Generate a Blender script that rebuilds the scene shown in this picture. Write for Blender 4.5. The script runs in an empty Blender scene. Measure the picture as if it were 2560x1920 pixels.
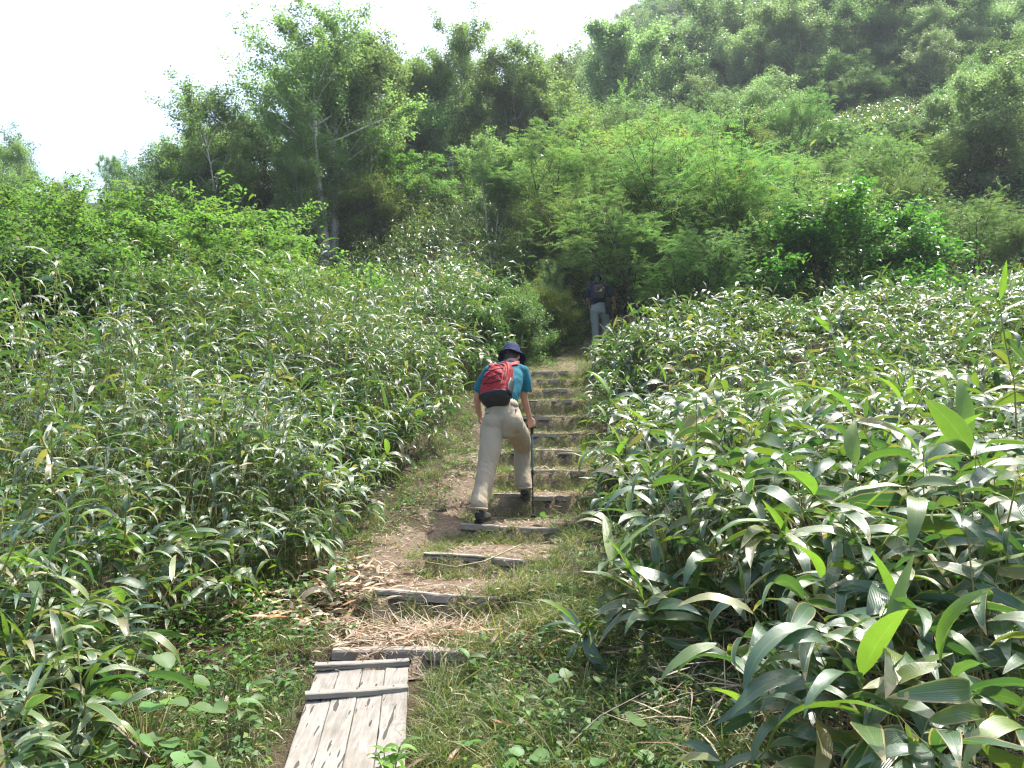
import bpy, math, random
import numpy as np
from mathutils import Vector, Matrix, noise

# ------------------------------------------------------------------ camera, sky, sun, exposure
scene = bpy.context.scene
COL = scene.collection
CAMZ = 1.5
PITCH = math.atan(46 / 800)
cam_data = bpy.data.cameras.new('camera')
cam = bpy.data.objects.new('camera', cam_data)
COL.objects.link(cam)
cam.location = (0, 0, CAMZ)
cam.rotation_euler = (math.radians(90) + PITCH, 0, 0)
cam_data.sensor_width = 36
cam_data.lens = 36 * 800 / 1024
cam_data.clip_start = 0.05
cam_data.clip_end = 2000
scene.camera = cam

SUN_EL, SUN_AZ = math.radians(62), math.radians(38)      # azimuth from +Y, positive = to the right
world = bpy.data.worlds.new('World')
scene.world = world
world.use_nodes = True
wn = world.node_tree
wn.nodes.clear()
wo = wn.nodes.new('ShaderNodeOutputWorld')
wb = wn.nodes.new('ShaderNodeBackground')
sky = wn.nodes.new('ShaderNodeTexSky')
sky.sky_type = 'NISHITA'
sky.sun_disc = False
sky.sun_elevation = SUN_EL
sky.sun_rotation = SUN_AZ
sky.altitude = 300
sky.air_density = 1.0
sky.dust_density = 5.0
sky.ozone_density = 1.0
wb.inputs['Strength'].default_value = 0.15
wn.links.new(sky.outputs[0], wb.inputs[0])
wn.links.new(wb.outputs[0], wo.inputs[0])

sun_data = bpy.data.lights.new('sun', 'SUN')
sun = bpy.data.objects.new('sun', sun_data)
COL.objects.link(sun)
sun_data.energy = 3.6
sun_data.angle = math.radians(0.55)
sun_data.color = (1.0, 0.965, 0.90)
SUN_DIR = Vector((math.sin(SUN_AZ) * math.cos(SUN_EL), math.cos(SUN_AZ) * math.cos(SUN_EL), math.sin(SUN_EL)))
sun.rotation_euler = SUN_DIR.to_track_quat('Z', 'Y').to_euler()

vs = scene.view_settings
vs.view_transform = 'Standard'
vs.look = 'None'
vs.gamma = 1
vs.use_curve_mapping = False
vs.exposure = 1.54
scene.cycles.max_bounces = 8
scene.cycles.diffuse_bounces = 6
scene.cycles.glossy_bounces = 2
scene.cycles.transmission_bounces = 5
scene.cycles.volume_bounces = 0
scene.cycles.sample_clamp_indirect = 8
scene.cycles.use_denoising = True
scene.cycles.filter_width = 1.25

# ------------------------------------------------------------------ projection helper (photo pixel + depth -> point in the place)
CP, SP = math.cos(PITCH), math.sin(PITCH)
def W(px, py, d):
    dx = (px - 512) / 800
    v = (384 - py) / 800
    dy, dz = CP - v * SP, SP + v * CP
    s = d / dy
    return Vector((dx * s, d, CAMZ + dz * s))
def project(x, y, z):
    z = z - CAMZ
    f = y * CP + z * SP
    u = -y * SP + z * CP
    return 512 + 800 * x / f, 384 - 800 * u / f

# ------------------------------------------------------------------ object helpers
def T(o, label=None, category=None, group=None, kind=None):
    if label: o['label'] = label
    if category: o['category'] = category
    if group: o['group'] = group
    if kind: o['kind'] = kind
    return o
def empty(name, loc, rot=(0, 0, 0), **k):
    o = bpy.data.objects.new(name, None)
    o.empty_display_size = 0.1
    COL.objects.link(o)
    o.location = loc
    o.rotation_euler = rot
    return T(o, **k)
def obj(name, me, m, parent=None, world_coords=False, **k):
    o = bpy.data.objects.new(name, me)
    COL.objects.link(o)
    if m is not None and len(me.materials) == 0:
        me.materials.append(m)
    if parent is not None:
        o.parent = parent
        if world_coords:
            p, off = parent, Vector((0, 0, 0))
            while p is not None:
                off += Vector(p.location); p = p.parent
            o.location = -off
    return T(o, **k)
def mesh_np(name, V, F, attrs=None, smooth=False):
    """V (n,3); F (m,4) quads or (m,3)."""
    me = bpy.data.meshes.new(name)
    V = np.ascontiguousarray(V, np.float32)
    F = np.ascontiguousarray(F, np.int32)
    k = F.shape[1]
    me.vertices.add(len(V))
    me.vertices.foreach_set('co', V.ravel())
    me.loops.add(F.size)
    me.loops.foreach_set('vertex_index', F.ravel())
    me.polygons.add(len(F))
    me.polygons.foreach_set('loop_start', np.arange(0, F.size, k, dtype=np.int32))
    me.polygons.foreach_set('loop_total', np.full(len(F), k, np.int32))
    if smooth:
        me.polygons.foreach_set('use_smooth', np.ones(len(F), bool))
    for an, av in (attrs or {}).items():
        a = me.attributes.new(an, 'FLOAT', 'POINT')
        a.data.foreach_set('value', np.ascontiguousarray(av, np.float32).ravel())
    me.update(calc_edges=True)
    return me
class Geo:
    """collects numpy chunks into one mesh"""
    def __init__(self): self.V, self.F, self.A, self.n = [], [], [], 0
    def add(self, V, F, A):
        self.V.append(V); self.F.append(F + self.n); self.A.append(A); self.n += len(V)
    def mesh(self, name, smooth=False):
        A = {k: np.concatenate([a[k] for a in self.A]) for k in self.A[0]}
        return mesh_np(name, np.concatenate(self.V), np.concatenate(self.F), A, smooth)

def blades(rng, base, az, pitch, droop, length, width, seg=4, across=2, fold=0.15, roll=None, rnd=None, prof='leaf', twist=0.0):
    """arching blades. base (n,3), the rest (n,). returns V,F,attrs"""
    n = len(base)
    t = np.linspace(0, 1, seg + 1)
    p = pitch[:, None] - droop[:, None] * t[None, :] ** 1.2
    a = az[:, None] + twist * (rng.random((n, 1)) - .5) * t[None, :]
    stepv = np.stack([np.cos(p) * np.cos(a), np.cos(p) * np.sin(a), np.sin(p)], -1) * (length[:, None, None] / seg)
    cl = np.zeros((n, seg + 1, 3))
    cl[:, 1:] = np.cumsum((stepv[:, 1:] + stepv[:, :-1]) / 2, 1)
    cl += base[:, None, :]
    side = np.stack([-np.sin(a), np.cos(a), np.zeros_like(a)], -1)
    nrm = np.stack([-np.sin(p) * np.cos(a), -np.sin(p) * np.sin(a), np.cos(p)], -1)
    r = (rng.normal(0, .35, n) if roll is None else roll)[:, None, None]
    s2 = side * np.cos(r) + nrm * np.sin(r)
    n2 = nrm * np.cos(r) - side * np.sin(r)
    if prof == 'leaf':
        w = np.sin(np.pi * np.clip(t, 0, 1) ** 0.72) ** 0.85; w[0] = .10; w[-1] = .02
    elif prof == 'grass':
        w = (1 - t ** 1.6) * .9 + .1; w[-1] = .08
    elif prof == 'round':
        w = np.sin(np.pi * (0.08 + .9 * t) ** 0.9) ** 0.5; w[0] = .25; w[-1] = .12
    else:
        w = np.ones_like(t)
    hw = width[:, None] * w[None, :] * .5
    cols = [-1, 1] if across == 1 else [-1, 0, 1]
    V = np.stack([cl + c * s2 * hw[..., None] + abs(c) * n2 * (hw * fold * 2)[..., None] for c in cols], 2)
    k = len(cols)
    idx = np.arange(n * (seg + 1) * k).reshape(n, seg + 1, k)
    F = np.stack([idx[:, :-1, :-1], idx[:, :-1, 1:], idx[:, 1:, 1:], idx[:, 1:, :-1]], -1).reshape(-1, 4)
    rn = (rng.random(n) if rnd is None else rnd)
    A = dict(rnd=np.broadcast_to(rn[:, None, None], (n, seg + 1, k)).reshape(-1),
             lu=np.broadcast_to(np.array(cols, float)[None, None, :], (n, seg + 1, k)).reshape(-1),
             lv=np.broadcast_to(t[None, :, None], (n, seg + 1, k)).reshape(-1))
    return V.reshape(-1, 3), F, A

def leaf_quads(rng, c, d, length, width, up=0.6, droop=0.25):
    """rhombic folded leaves: c centres (n,3), d direction (n,3)"""
    n = len(c)
    d = d / (np.linalg.norm(d, axis=1, keepdims=True) + 1e-9)
    nr = rng.normal(0, 1, (n, 3)) * (1 - up) + np.array([0, 0, up * 1.3])
    s = np.cross(d, nr); s /= (np.linalg.norm(s, axis=1, keepdims=True) + 1e-9)
    nn = np.cross(s, d)
    L, Wd = length[:, None], width[:, None]
    V = np.stack([c - d * L * .5, c + s * Wd * .5 - d * L * .05 + nn * Wd * .12, c + d * L * .5 - np.array([0, 0, 1.]) * L * droop, c - s * Wd * .5 - d * L * .05 + nn * Wd * .12], 1)
    F = np.arange(n * 4).reshape(n, 4)
    rn = rng.random(n)
    return V.reshape(-1, 3), F, dict(rnd=np.repeat(rn, 4))

def tubes(polys, sides=5):
    """polys: list of (points list, radii list) -> V,F  (open tubes with closed tip by tiny radius)"""
    Vs, Fs, n = [], [], 0
    ang = np.arange(sides) * 2 * math.pi / sides
    ca, sa = np.cos(ang), np.sin(ang)
    for pts, rad in polys:
        P = np.array(pts, float); R = np.array(rad, float); m = len(P)
        t = np.gradient(P, axis=0); t /= (np.linalg.norm(t, axis=1, keepdims=True) + 1e-9)
        ref = np.array([0, 0, 1.]) if abs(t[0][2]) < .9 else np.array([1., 0, 0])
        a = np.cross(t, ref); a /= (np.linalg.norm(a, axis=1, keepdims=True) + 1e-9)
        b = np.cross(t, a)
        V = P[:, None] + R[:, None, None] * (a[:, None] * ca[None, :, None] + b[:, None] * sa[None, :, None])
        i = np.arange(m * sides).reshape(m, sides) + n
        j = np.roll(i, -1, 1)
        Vs.append(V.reshape(-1, 3)); Fs.append(np.stack([i[:-1], j[:-1], j[1:], i[1:]], -1).reshape(-1, 4)); n += m * sides
    return np.concatenate(Vs), np.concatenate(Fs)
def tube_mesh(name, polys, sides=6, smooth=True):
    V, F = tubes(polys, sides)
    return mesh_np(name, V, F, None, smooth)

# ------------------------------------------------------------------ materials
def new_mat(name):
    m = bpy.data.materials.new(name); m.use_nodes = True
    nt = m.node_tree; nt.nodes.clear()
    out = nt.nodes.new('ShaderNodeOutputMaterial')
    return m, nt, out
def nd(nt, typ, props=None, **inp):
    n = nt.nodes.new(typ)
    for k, v in (props or {}).items(): setattr(n, k, v)
    for k, v in inp.items():
        key = k.replace('_', ' ')
        s = n.inputs[int(k[1:])] if k[0] == 'i' and k[1:].isdigit() else n.inputs[key]
        if hasattr(v, 'links') or isinstance(v, bpy.types.NodeSocket): nt.links.new(v, s)
        else: s.default_value = v
    return n
def math_(nt, op, a, b=0.0, c=None, clamp=False):
    kw = dict(i0=a, i1=b)
    if c is not None: kw['i2'] = c
    return nd(nt, 'ShaderNodeMath', dict(operation=op, use_clamp=clamp), **kw).outputs[0]
def ramp(nt, fac, stops, interp='LINEAR'):
    n = nt.nodes.new('ShaderNodeValToRGB')
    n.color_ramp.interpolation = interp
    els = n.color_ramp.elements
    while len(els) > 1: els.remove(els[-1])
    els[0].position = stops[0][0]; els[0].color = (*stops[0][1], 1)
    for p, c in stops[1:]:
        e = els.new(p); e.color = (*c, 1)
    nt.links.new(fac, n.inputs[0])
    return n.outputs[0]
def mixc(nt, fac, a, b, blend='MIX'):
    n = nt.nodes.new('ShaderNodeMix'); n.data_type = 'RGBA'; n.blend_type = blend
    for s, v in ((n.inputs[0], fac), (n.inputs[6], a), (n.inputs[7], b)):
        if isinstance(v, bpy.types.NodeSocket): nt.links.new(v, s)
        elif isinstance(v, (int, float)): s.default_value = v
        else: s.default_value = (*v, 1)
    return n.outputs[2]

def leaf_mat(name, stops, rough=.5, trans=.35, tcol=(1.45, 1.6, .85), sasa=False, spec=.28, dry=1.0, use_obj=True):
    m, nt, out = new_mat(name)
    rn = nd(nt, 'ShaderNodeAttribute', dict(attribute_name='rnd')).outputs['Fac']
    fac = rn
    if use_obj:
        oi = nd(nt, 'ShaderNodeObjectInfo').outputs['Random']
        fac = math_(nt, 'FRACT', math_(nt, 'MULTIPLY_ADD', oi, 0.37 if not sasa else 1.0, rn))
    col = ramp(nt, fac, stops)
    if not sasa:
        # each plant a little different in hue and value, with broad variation through the crown
        oi = nd(nt, 'ShaderNodeObjectInfo').outputs['Random']
        geo = nd(nt, 'ShaderNodeNewGeometry').outputs['Position']
        nz = nd(nt, 'ShaderNodeTexNoise', Vector=geo, Scale=.55, Detail=2.0).outputs['Fac']
        hs = nd(nt, 'ShaderNodeHueSaturation', Hue=math_(nt, 'MULTIPLY_ADD', oi, .035, .483), Saturation=math_(nt, 'MULTIPLY_ADD', nz, .5, .75),
                Value=math_(nt, 'ADD', math_(nt, 'MULTIPLY_ADD', oi, .4, .6), math_(nt, 'MULTIPLY', nz, .4)), Color=col)
        col = hs.outputs[0]
    bump = None
    if sasa:
        lu = nd(nt, 'ShaderNodeAttribute', dict(attribute_name='lu')).outputs['Fac']
        lv = nd(nt, 'ShaderNodeAttribute', dict(attribute_name='lv')).outputs['Fac']
        au = math_(nt, 'ABSOLUTE', lu)
        # dry pale margin and dry tip on some of the leaves
        edge = math_(nt, 'GREATER_THAN', au, 0.86)
        some = math_(nt, 'GREATER_THAN', math_(nt, 'FRACT', math_(nt, 'MULTIPLY', fac, 7.3)), .55)
        geo = nd(nt, 'ShaderNodeNewGeometry').outputs['Position']
        nz = nd(nt, 'ShaderNodeTexNoise', Vector=geo, Scale=28.0, Detail=3.0).outputs['Fac']
        tipf = math_(nt, 'GREATER_THAN', math_(nt, 'MULTIPLY_ADD', nz, .35, lv), 1.06)
        dry_ = math_(nt, 'MULTIPLY', math_(nt, 'MAXIMUM', edge, tipf), some)
        mid = math_(nt, 'LESS_THAN', au, .05)
        col = mixc(nt, math_(nt, 'MULTIPLY', mid, .5), col, (.20, .26, .09))
        col = mixc(nt, math_(nt, 'MULTIPLY', dry_, .85 * dry), col, (.33, .25, .12))
        vein = math_(nt, 'SINE', math_(nt, 'MULTIPLY', lu, 42.0))
        hgt = math_(nt, 'MULTIPLY_ADD', vein, .35, nz)
        bump = nd(nt, 'ShaderNodeBump', Strength=.35, Distance=.004, Height=hgt).outputs[0]
        col = mixc(nt, .35, col, mixc(nt, nz, (.5, .5, .5), (1.4, 1.4, 1.4)), 'MULTIPLY')
    kw = dict(Base_Color=col, Roughness=rough)
    b = nd(nt, 'ShaderNodeBsdfPrincipled', **kw)
    b.inputs['Specular IOR Level'].default_value = spec
    if sasa:
        b.inputs['Coat Weight'].default_value = .42; b.inputs['Coat Roughness'].default_value = .2
    tc = mixc(nt, 1.0, col, tcol, 'MULTIPLY')
    tr = nd(nt, 'ShaderNodeBsdfTranslucent', Color=tc)
    if bump is not None:
        nt.links.new(bump, b.inputs['Normal'])
    mx = nd(nt, 'ShaderNodeMixShader', i0=trans, i1=b.outputs[0], i2=tr.outputs[0])
    nt.links.new(mx.outputs[0], out.inputs[0])
    return m

def plain(name, col, rough=.7, noise_scale=0, var=.25, bump=0, spec=.4, metallic=0, stretch=(1, 1, 1), col2=None):
    m, nt, out = new_mat(name)
    b = nd(nt, 'ShaderNodeBsdfPrincipled', Roughness=rough, Metallic=metallic)
    b.inputs['Specular IOR Level'].default_value = spec
    if noise_scale:
        tc = nd(nt, 'ShaderNodeTexCoord').outputs['Object']
        mp = nd(nt, 'ShaderNodeMapping', Vector=tc, Scale=stretch).outputs[0]
        nz = nd(nt, 'ShaderNodeTexNoise', Vector=mp, Scale=noise_scale, Detail=5.0, Roughness=.6).outputs['Fac']
        c2 = col2 or tuple(c * (1 + var) for c in col)
        c1 = col if col2 else tuple(c * (1 - var) for c in col)
        nt.links.new(ramp(nt, nz, [(.3, c1), (.7, c2)]), b.inputs['Base Color'])
        if bump:
            nt.links.new(nd(nt, 'ShaderNodeBump', Strength=bump, Distance=.01, Height=nz).outputs[0], b.inputs['Normal'])
    else:
        b.inputs['Base Color'].default_value = (*col, 1)
    nt.links.new(b.outputs[0], out.inputs[0])
    return m

SASA_STOPS = [(0, (.046, .105, .050)), (.2, (.066, .130, .058)), (.42, (.045, .108, .056)), (.60, (.078, .145, .048)),
              (.76, (.11, .175, .042)), (.89, (.14, .20, .04)), (.945, (.21, .20, .075)), (.98, (.28, .23, .12)), (1, (.06, .125, .05))]
M = {}
M['sasa'] = leaf_mat('dwarf_bamboo_leaf', SASA_STOPS, rough=.36, trans=.30, tcol=(1.5, 1.75, .6), sasa=True, spec=.75)
M['sasa_young'] = leaf_mat('young_bamboo_leaf', [(0, (.10, .19, .040)), (.6, (.14, .235, .045)), (1, (.17, .24, .05))], rough=.4, trans=.42, tcol=(1.4, 1.6, .6), sasa=True, spec=.5, dry=.12)
M['culm'] = plain('bamboo_culm', (.16, .19, .05), .5, 30, .4, col2=(.32, .27, .10))
M['birch_leaf'] = leaf_mat('birch_leaf', [(0, (.120, .190, .085)), (.5, (.155, .235, .10)), (.9, (.19, .265, .11)), (1, (.22, .27, .10))], rough=.42, trans=.56)
M['dark_leaf'] = leaf_mat('dark_leaf', [(0, (.085, .15, .070)), (.6, (.115, .19, .080)), (1, (.15, .21, .08))], rough=.45, trans=.46)
M['maple_leaf'] = leaf_mat('maple_leaf', [(0, (.075, .150, .042)), (.6, (.10, .185, .050)), (.95, (.14, .22, .05)), (1, (.24, .18, .07))], rough=.5, trans=0.55)
M['ash_leaf'] = leaf_mat('ash_leaf', [(0, (.082, .150, .062)), (.6, (.115, .190, .075)), (.93, (.145, .215, .075)), (1, (.21, .21, .07))], rough=.5, trans=0.55)
M['yellow_leaf'] = leaf_mat('yellow_green_leaf', [(0, (.10, .165, .040)), (.7, (.14, .20, .048)), (.93, (.19, .21, .06)), (1, (.27, .17, .07))], rough=.5, trans=0.55)
M['gloss_leaf'] = leaf_mat('glossy_leaf', [(0, (.042, .125, .028)), (.7, (.065, .175, .032)), (1, (.11, .22, .035))], rough=.32, trans=0.55, spec=.6)
M['alder_leaf'] = leaf_mat('alder_leaf', [(0, (.062, .135, .048)), (.7, (.085, .165, .055)), (.95, (.13, .20, .055)), (1, (.24, .25, .07))], rough=.42, trans=0.51)
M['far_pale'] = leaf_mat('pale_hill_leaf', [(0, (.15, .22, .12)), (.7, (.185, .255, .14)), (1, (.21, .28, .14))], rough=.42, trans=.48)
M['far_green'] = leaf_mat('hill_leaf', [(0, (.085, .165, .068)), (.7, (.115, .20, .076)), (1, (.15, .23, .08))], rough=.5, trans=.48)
M['herb'] = leaf_mat('herb_leaf', [(0, (.045, .105, .028)), (.7, (.068, .14, .038)), (.95, (.14, .22, .03)), (1, (.25, .22, .05))], rough=.5, trans=.35, use_obj=False)
M['broad'] = leaf_mat('round_leaf', [(0, (.075, .155, .045)), (.7, (.105, .20, .055)), (1, (.17, .27, .04))], rough=.5, trans=.38)
M['grass'] = leaf_mat('grass_blade', [(0, (.045, .080, .020)), (.35, (.080, .125, .030)), (.55, (.12, .15, .045)), (.70, (.20, .18, .085)), (1, (.32, .26, .15))], rough=.5, trans=.38, use_obj=False)
M['litter'] = leaf_mat('dry_leaf', [(0, (.24, .18, .115)), (.35, (.36, .29, .195)), (.7, (.46, .385, .27)), (.9, (.22, .145, .09)), (1, (.40, .20, .09))], rough=.65, trans=.12, tcol=(1.3, 1.1, .7), use_obj=False)
M['birch_bark'] = plain('pale_birch_bark', (.42, .38, .33), .7, 9, .3, .5, col2=(.72, .68, .62), stretch=(1, 1, 3))
M['grey_bark'] = plain('grey_bark', (.10, .085, .065), .85, 12, .3, .6, col2=(.22, .19, .15))
M['dark_bark'] = plain('dark_bark', (.030, .024, .018), .9, 14, .3, .6, col2=(.075, .058, .042))
M['red_bark'] = plain('reddish_bark', (.10, .050, .030), .8, 14, .3, .6, col2=(.22, .11, .07))

def ground_material(name, c, green=False):
    m, nt, out = new_mat(name)
    geo = nd(nt, 'ShaderNodeNewGeometry').outputs['Position']
    n1 = nd(nt, 'ShaderNodeTexNoise', Vector=geo, Scale=3.0, Detail=6.0, Roughness=.65).outputs['Fac']
    n2 = nd(nt, 'ShaderNodeTexNoise', Vector=geo, Scale=60.0, Detail=4.0, Roughness=.7).outputs['Fac']
    v = nd(nt, 'ShaderNodeTexVoronoi', Vector=geo, Scale=75.0).outputs['Distance']
    col = ramp(nt, math_(nt, 'MULTIPLY_ADD', n2, .6, math_(nt, 'MULTIPLY', n1, .4)), c)
    if green:
        yy = nd(nt, 'ShaderNodeSeparateXYZ', Vector=geo).outputs['Y']
        far = nd(nt, 'ShaderNodeMapRange', Value=yy, i1=20.0, i2=36.0).outputs[0]
        col = mixc(nt, math_(nt, 'MULTIPLY', far, .85), col, ramp(nt, n2, [(.3, (.025, .045, .015)), (.7, (.07, .12, .03))]))
    b = nd(nt, 'ShaderNodeBsdfPrincipled', Base_Color=col, Roughness=.95)
    b.inputs['Specular IOR Level'].default_value = .15
    h = math_(nt, 'MULTIPLY_ADD', v, .7, n2)
    nt.links.new(nd(nt, 'ShaderNodeBump', Strength=.8, Distance=.02, Height=h).outputs[0], b.inputs['Normal'])
    nt.links.new(b.outputs[0], out.inputs[0])
    return m
M['ground'] = ground_material('forest_soil', [(.25, (.030, .024, .014)), (.5, (.07, .055, .034)), (.75, (.13, .10, .06))], True)
M['path'] = ground_material('trodden_path', [(.25, (.085, .06, .04)), (.5, (.17, .13, .09)), (.72, (.27, .215, .16))])

# ------------------------------------------------------------------ terrain
def sm(a, b, x):
    t = np.clip((x - a) / (b - a), 0, 1); return t * t * (3 - 2 * t)
# step timbers: left px, right px, top-edge py, distance
LOGS = [(336, 492, 652.0, 4.36), (374, 502, 595.0, 5.15), (425, 526, 557.5, 6.05), (464, 554, 527.0, 7.10), (492, 572, 496.0, 7.95),
        (510, 586, 471.0, 8.75), (507, 577, 450.5, 9.50), (514, 582, 434.0, 10.2), (516, 578, 417.0, 10.95), (520, 574, 400.5, 11.7),
        (522, 572, 389.5, 12.35), (524, 570, 380.0, 13.0), (528, 572, 372.0, 13.7)]
log_y = np.array([l[3] for l in LOGS])
log_z = np.array([W(512, l[2], l[3]).z for l in LOGS])
log_x = np.array([(W(l[0], l[2], l[3]).x + W(l[1], l[2], l[3]).x) / 2 for l in LOGS])
PY = np.array([-20, 0, 2.2, 3.2, 4.1] + list(log_y) + [16, 18.5, 21.5, 25, 30, 35, 40, 60, 120, 300, 700])
PZ = np.array([-1.6, -.22, .02, .11, .20] + list(log_z) + [2.88, 3.40, 4.3, 6.6, 9.8, 12.6, 15.2, 25.6, 60, 165, 400])
XC_Y = np.array([-20, 3.2, 4.1] + list(log_y) + [15.5, 18.5, 22, 30])
XC_X = np.array([-.6, -.68, -.70] + list(log_x) + [1.2, 2.0, 3.2, 3.6])
def path_x(y): return np.interp(y, XC_Y, XC_X)
def ground_z(x, y, fine=True):
    x = np.asarray(x, float); y = np.asarray(y, float)
    zs = np.interp(y, PY, PZ)
    xc = path_x(y)
    a = x - xc
    if fine:
        yq = y
        y = y + .030 * np.sin(x * 9.0 + np.floor(y) * 2) * .6 + .018 * np.sin(x * 23 + y * 3)
        i = np.clip(np.searchsorted(log_y, y + .03) - 1, 0, len(log_y) - 2)
        y0, y1, z0, z1 = log_y[i], log_y[i + 1], log_z[i], log_z[i + 1]
        ty = np.clip((y - y0) / (y1 - y0), 0, 1)
        base = z0 - .02 + .16 * (z1 - z0) * ty - .045 * ty ** 2
        f = sm(.15, .01, (y1 - y))
        zst = base + f * (z1 - .05 - base)
        first = (y < log_y[0] - .03)
        zst = np.where(first, np.minimum(zs, log_z[0] - .11), zst)
        last = y > log_y[-1]
        zst = np.where(last, zs, zst)
        y = yq
        w = 1 - sm(.36 + .10 * np.sin(y * 4.1), .80, np.abs(a + .04))
        zst = zst + .012 * np.sin(x * 17 + y * 5) * np.sin(y * 13 + x * 4)
        zs = zs * (1 - w) + zst * w
        # worn side path left of the steps is a smooth trough
        zs = zs - .04 * np.exp(-((a + .68) / .25) ** 2) * sm(5, 6, y) * sm(13, 11.5, y)
    lat = np.where(a > 0, .13 - .075 * sm(26, 16, y), .065) * np.clip(a, -14, 200)
    z = zs + lat * sm(.5, 2.5, np.abs(a)) + .22 * sm(.7, 2.0, a) * sm(30, 12, y) + .12 * sm(-.9, -2.2, a) * sm(30, 12, y)
    # left of the spur the hillside crests and falls away behind
    k = sm(-14, 26, x)
    z = z - np.clip(y - 39, 0, 700) * (1 - k) * .62
    z = z - .045 * np.clip(y - 12, 0, 27) * sm(-6, -22, x)
    z = z + .05 * np.sin(x * 1.7 + y * .9) * np.cos(y * 1.3 - x * .6) * sm(1.0, 2.5, np.abs(a)) + .6 * np.sin(x * .13 + 1) * np.sin(y * .11) * sm(25, 60, y)
    return z
gz = lambda x, y: float(ground_z(x, y))

xs = np.unique(np.round(np.concatenate([np.linspace(-260, -40, 14), np.linspace(-40, -6, 35), np.linspace(-6, -2, 24), np.linspace(-2, 2.2, 92), np.linspace(2.2, 8, 36), np.linspace(8, 50, 42), np.linspace(50, 150, 26)]), 4))
ys = np.unique(np.round(np.concatenate([np.linspace(-40, 2, 18), np.linspace(2, 14, 260), np.linspace(14, 24, 50), np.linspace(24, 70, 60), np.linspace(70, 170, 34)]), 4))
X, Y = np.meshgrid(xs, ys)
Z = ground_z(X, Y)
nx, ny = len(xs), len(ys)
idx = np.arange(nx * ny).reshape(ny, nx)
F = np.stack([idx[:-1, :-1], idx[:-1, 1:], idx[1:, 1:], idx[1:, :-1]], -1).reshape(-1, 4)
obj('hillside_ground', mesh_np('hillside_ground', np.stack([X, Y, Z], -1).reshape(-1, 3), F, None, True), M['ground'], kind='structure')

# trodden path sheet, ragged edges dipping under the ground
rng = np.random.default_rng(5)
py_ = np.arange(4.22, 22, .05); pt = np.linspace(-1, 1, 41)
Yp = np.repeat(py_[:, None], 41, 1)
wl = .50 + .12 * sm(4.6, 5.2, py_) + .50 * sm(5.2, 6.2, py_) * sm(13.5, 11.5, py_) + .08 * np.sin(py_ * 2.3) ; wr = .52 + .07 * np.sin(py_ * 3.1 + 1)
Xp = path_x(Yp) + np.where(pt[None, :] < 0, pt[None, :] * wl[:, None], pt[None, :] * wr[:, None])
nzv = np.array([[noise.noise(Vector((a * 3.5, b * 3.5, 0))) for a, b in zip(r1, r2)] for r1, r2 in zip(Xp, Yp)])
Zp = ground_z(Xp, Yp) + .010 - .06 * sm(.72, 1.0, np.abs(pt)[None, :] + nzv * .35)
i2 = np.arange(Yp.size).reshape(Yp.shape)
F = np.stack([i2[:-1, :-1], i2[:-1, 1:], i2[1:, 1:], i2[1:, :-1]], -1).reshape(-1, 4)
obj('path', mesh_np('path', np.stack([Xp, Yp, Zp], -1).reshape(-1, 3), F, None, True), M['path'], kind='structure')

# ------------------------------------------------------------------ weathered wood
def wood_mat(name, c1, c2, crack=(.03, .025, .02)):
    m, nt, out = new_mat(name)
    tc = nd(nt, 'ShaderNodeTexCoord').outputs['Object']
    oi = nd(nt, 'ShaderNodeObjectInfo').outputs['Random']
    off = nd(nt, 'ShaderNodeCombineXYZ', X=math_(nt, 'MULTIPLY', oi, 17.0), Y=math_(nt, 'MULTIPLY', oi, 31.0), Z=0.0).outputs[0]
    v = nd(nt, 'ShaderNodeVectorMath', dict(operation='ADD'), i0=tc, i1=off).outputs[0]
    mp = nd(nt, 'ShaderNodeMapping', Vector=v, Scale=(1.8, 55, 55)).outputs[0]
    g = nd(nt, 'ShaderNodeTexNoise', Vector=mp, Scale=1.0, Detail=6.0, Roughness=.65).outputs['Fac']
    big = nd(nt, 'ShaderNodeTexNoise', Vector=v, Scale=5.0, Detail=3.0).outputs['Fac']
    col = ramp(nt, math_(nt, 'MULTIPLY_ADD', g, .65, math_(nt, 'MULTIPLY', big, .35)), [(.3, c1), (.62, c2)])
    st_ = nd(nt, 'ShaderNodeTexNoise', Vector=v, Scale=3.2, Detail=6.0, Roughness=.7).outputs['Fac']
    col = mixc(nt, math_(nt, 'MULTIPLY', nd(nt, 'ShaderNodeMapRange', Value=st_, i1=.5, i2=.72).outputs[0], .5), col, (.13, .10, .07))
    mp2 = nd(nt, 'ShaderNodeMapping', Vector=v, Scale=(.40, 46, 46)).outputs[0]
    ck = nd(nt, 'ShaderNodeTexNoise', Vector=mp2, Scale=1.0, Detail=2.0, Roughness=.4).outputs['Fac']
    ckm = math_(nt, 'GREATER_THAN', math_(nt, 'MULTIPLY_ADD', big, .28, ck), .805)
    col = mixc(nt, math_(nt, 'MULTIPLY', ckm, .85), col, crack)
    b = nd(nt, 'ShaderNodeBsdfPrincipled', Base_Color=col, Roughness=.85)
    b.inputs['Specular IOR Level'].default_value = .25
    h = math_(nt, 'SUBTRACT', g, math_(nt, 'MULTIPLY', ckm, 1.2))
    nt.links.new(nd(nt, 'ShaderNodeBump', Strength=.6, Distance=.006, Height=h).outputs[0], b.inputs['Normal'])
    nt.links.new(b.outputs[0], out.inputs[0])
    return m
M['plank'] = wood_mat('weathered_plank', (.135, .125, .105), (.28, .262, .228))
M['timber'] = wood_mat('weathered_timber', (.17, .145, .115), (.33, .29, .245))

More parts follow.
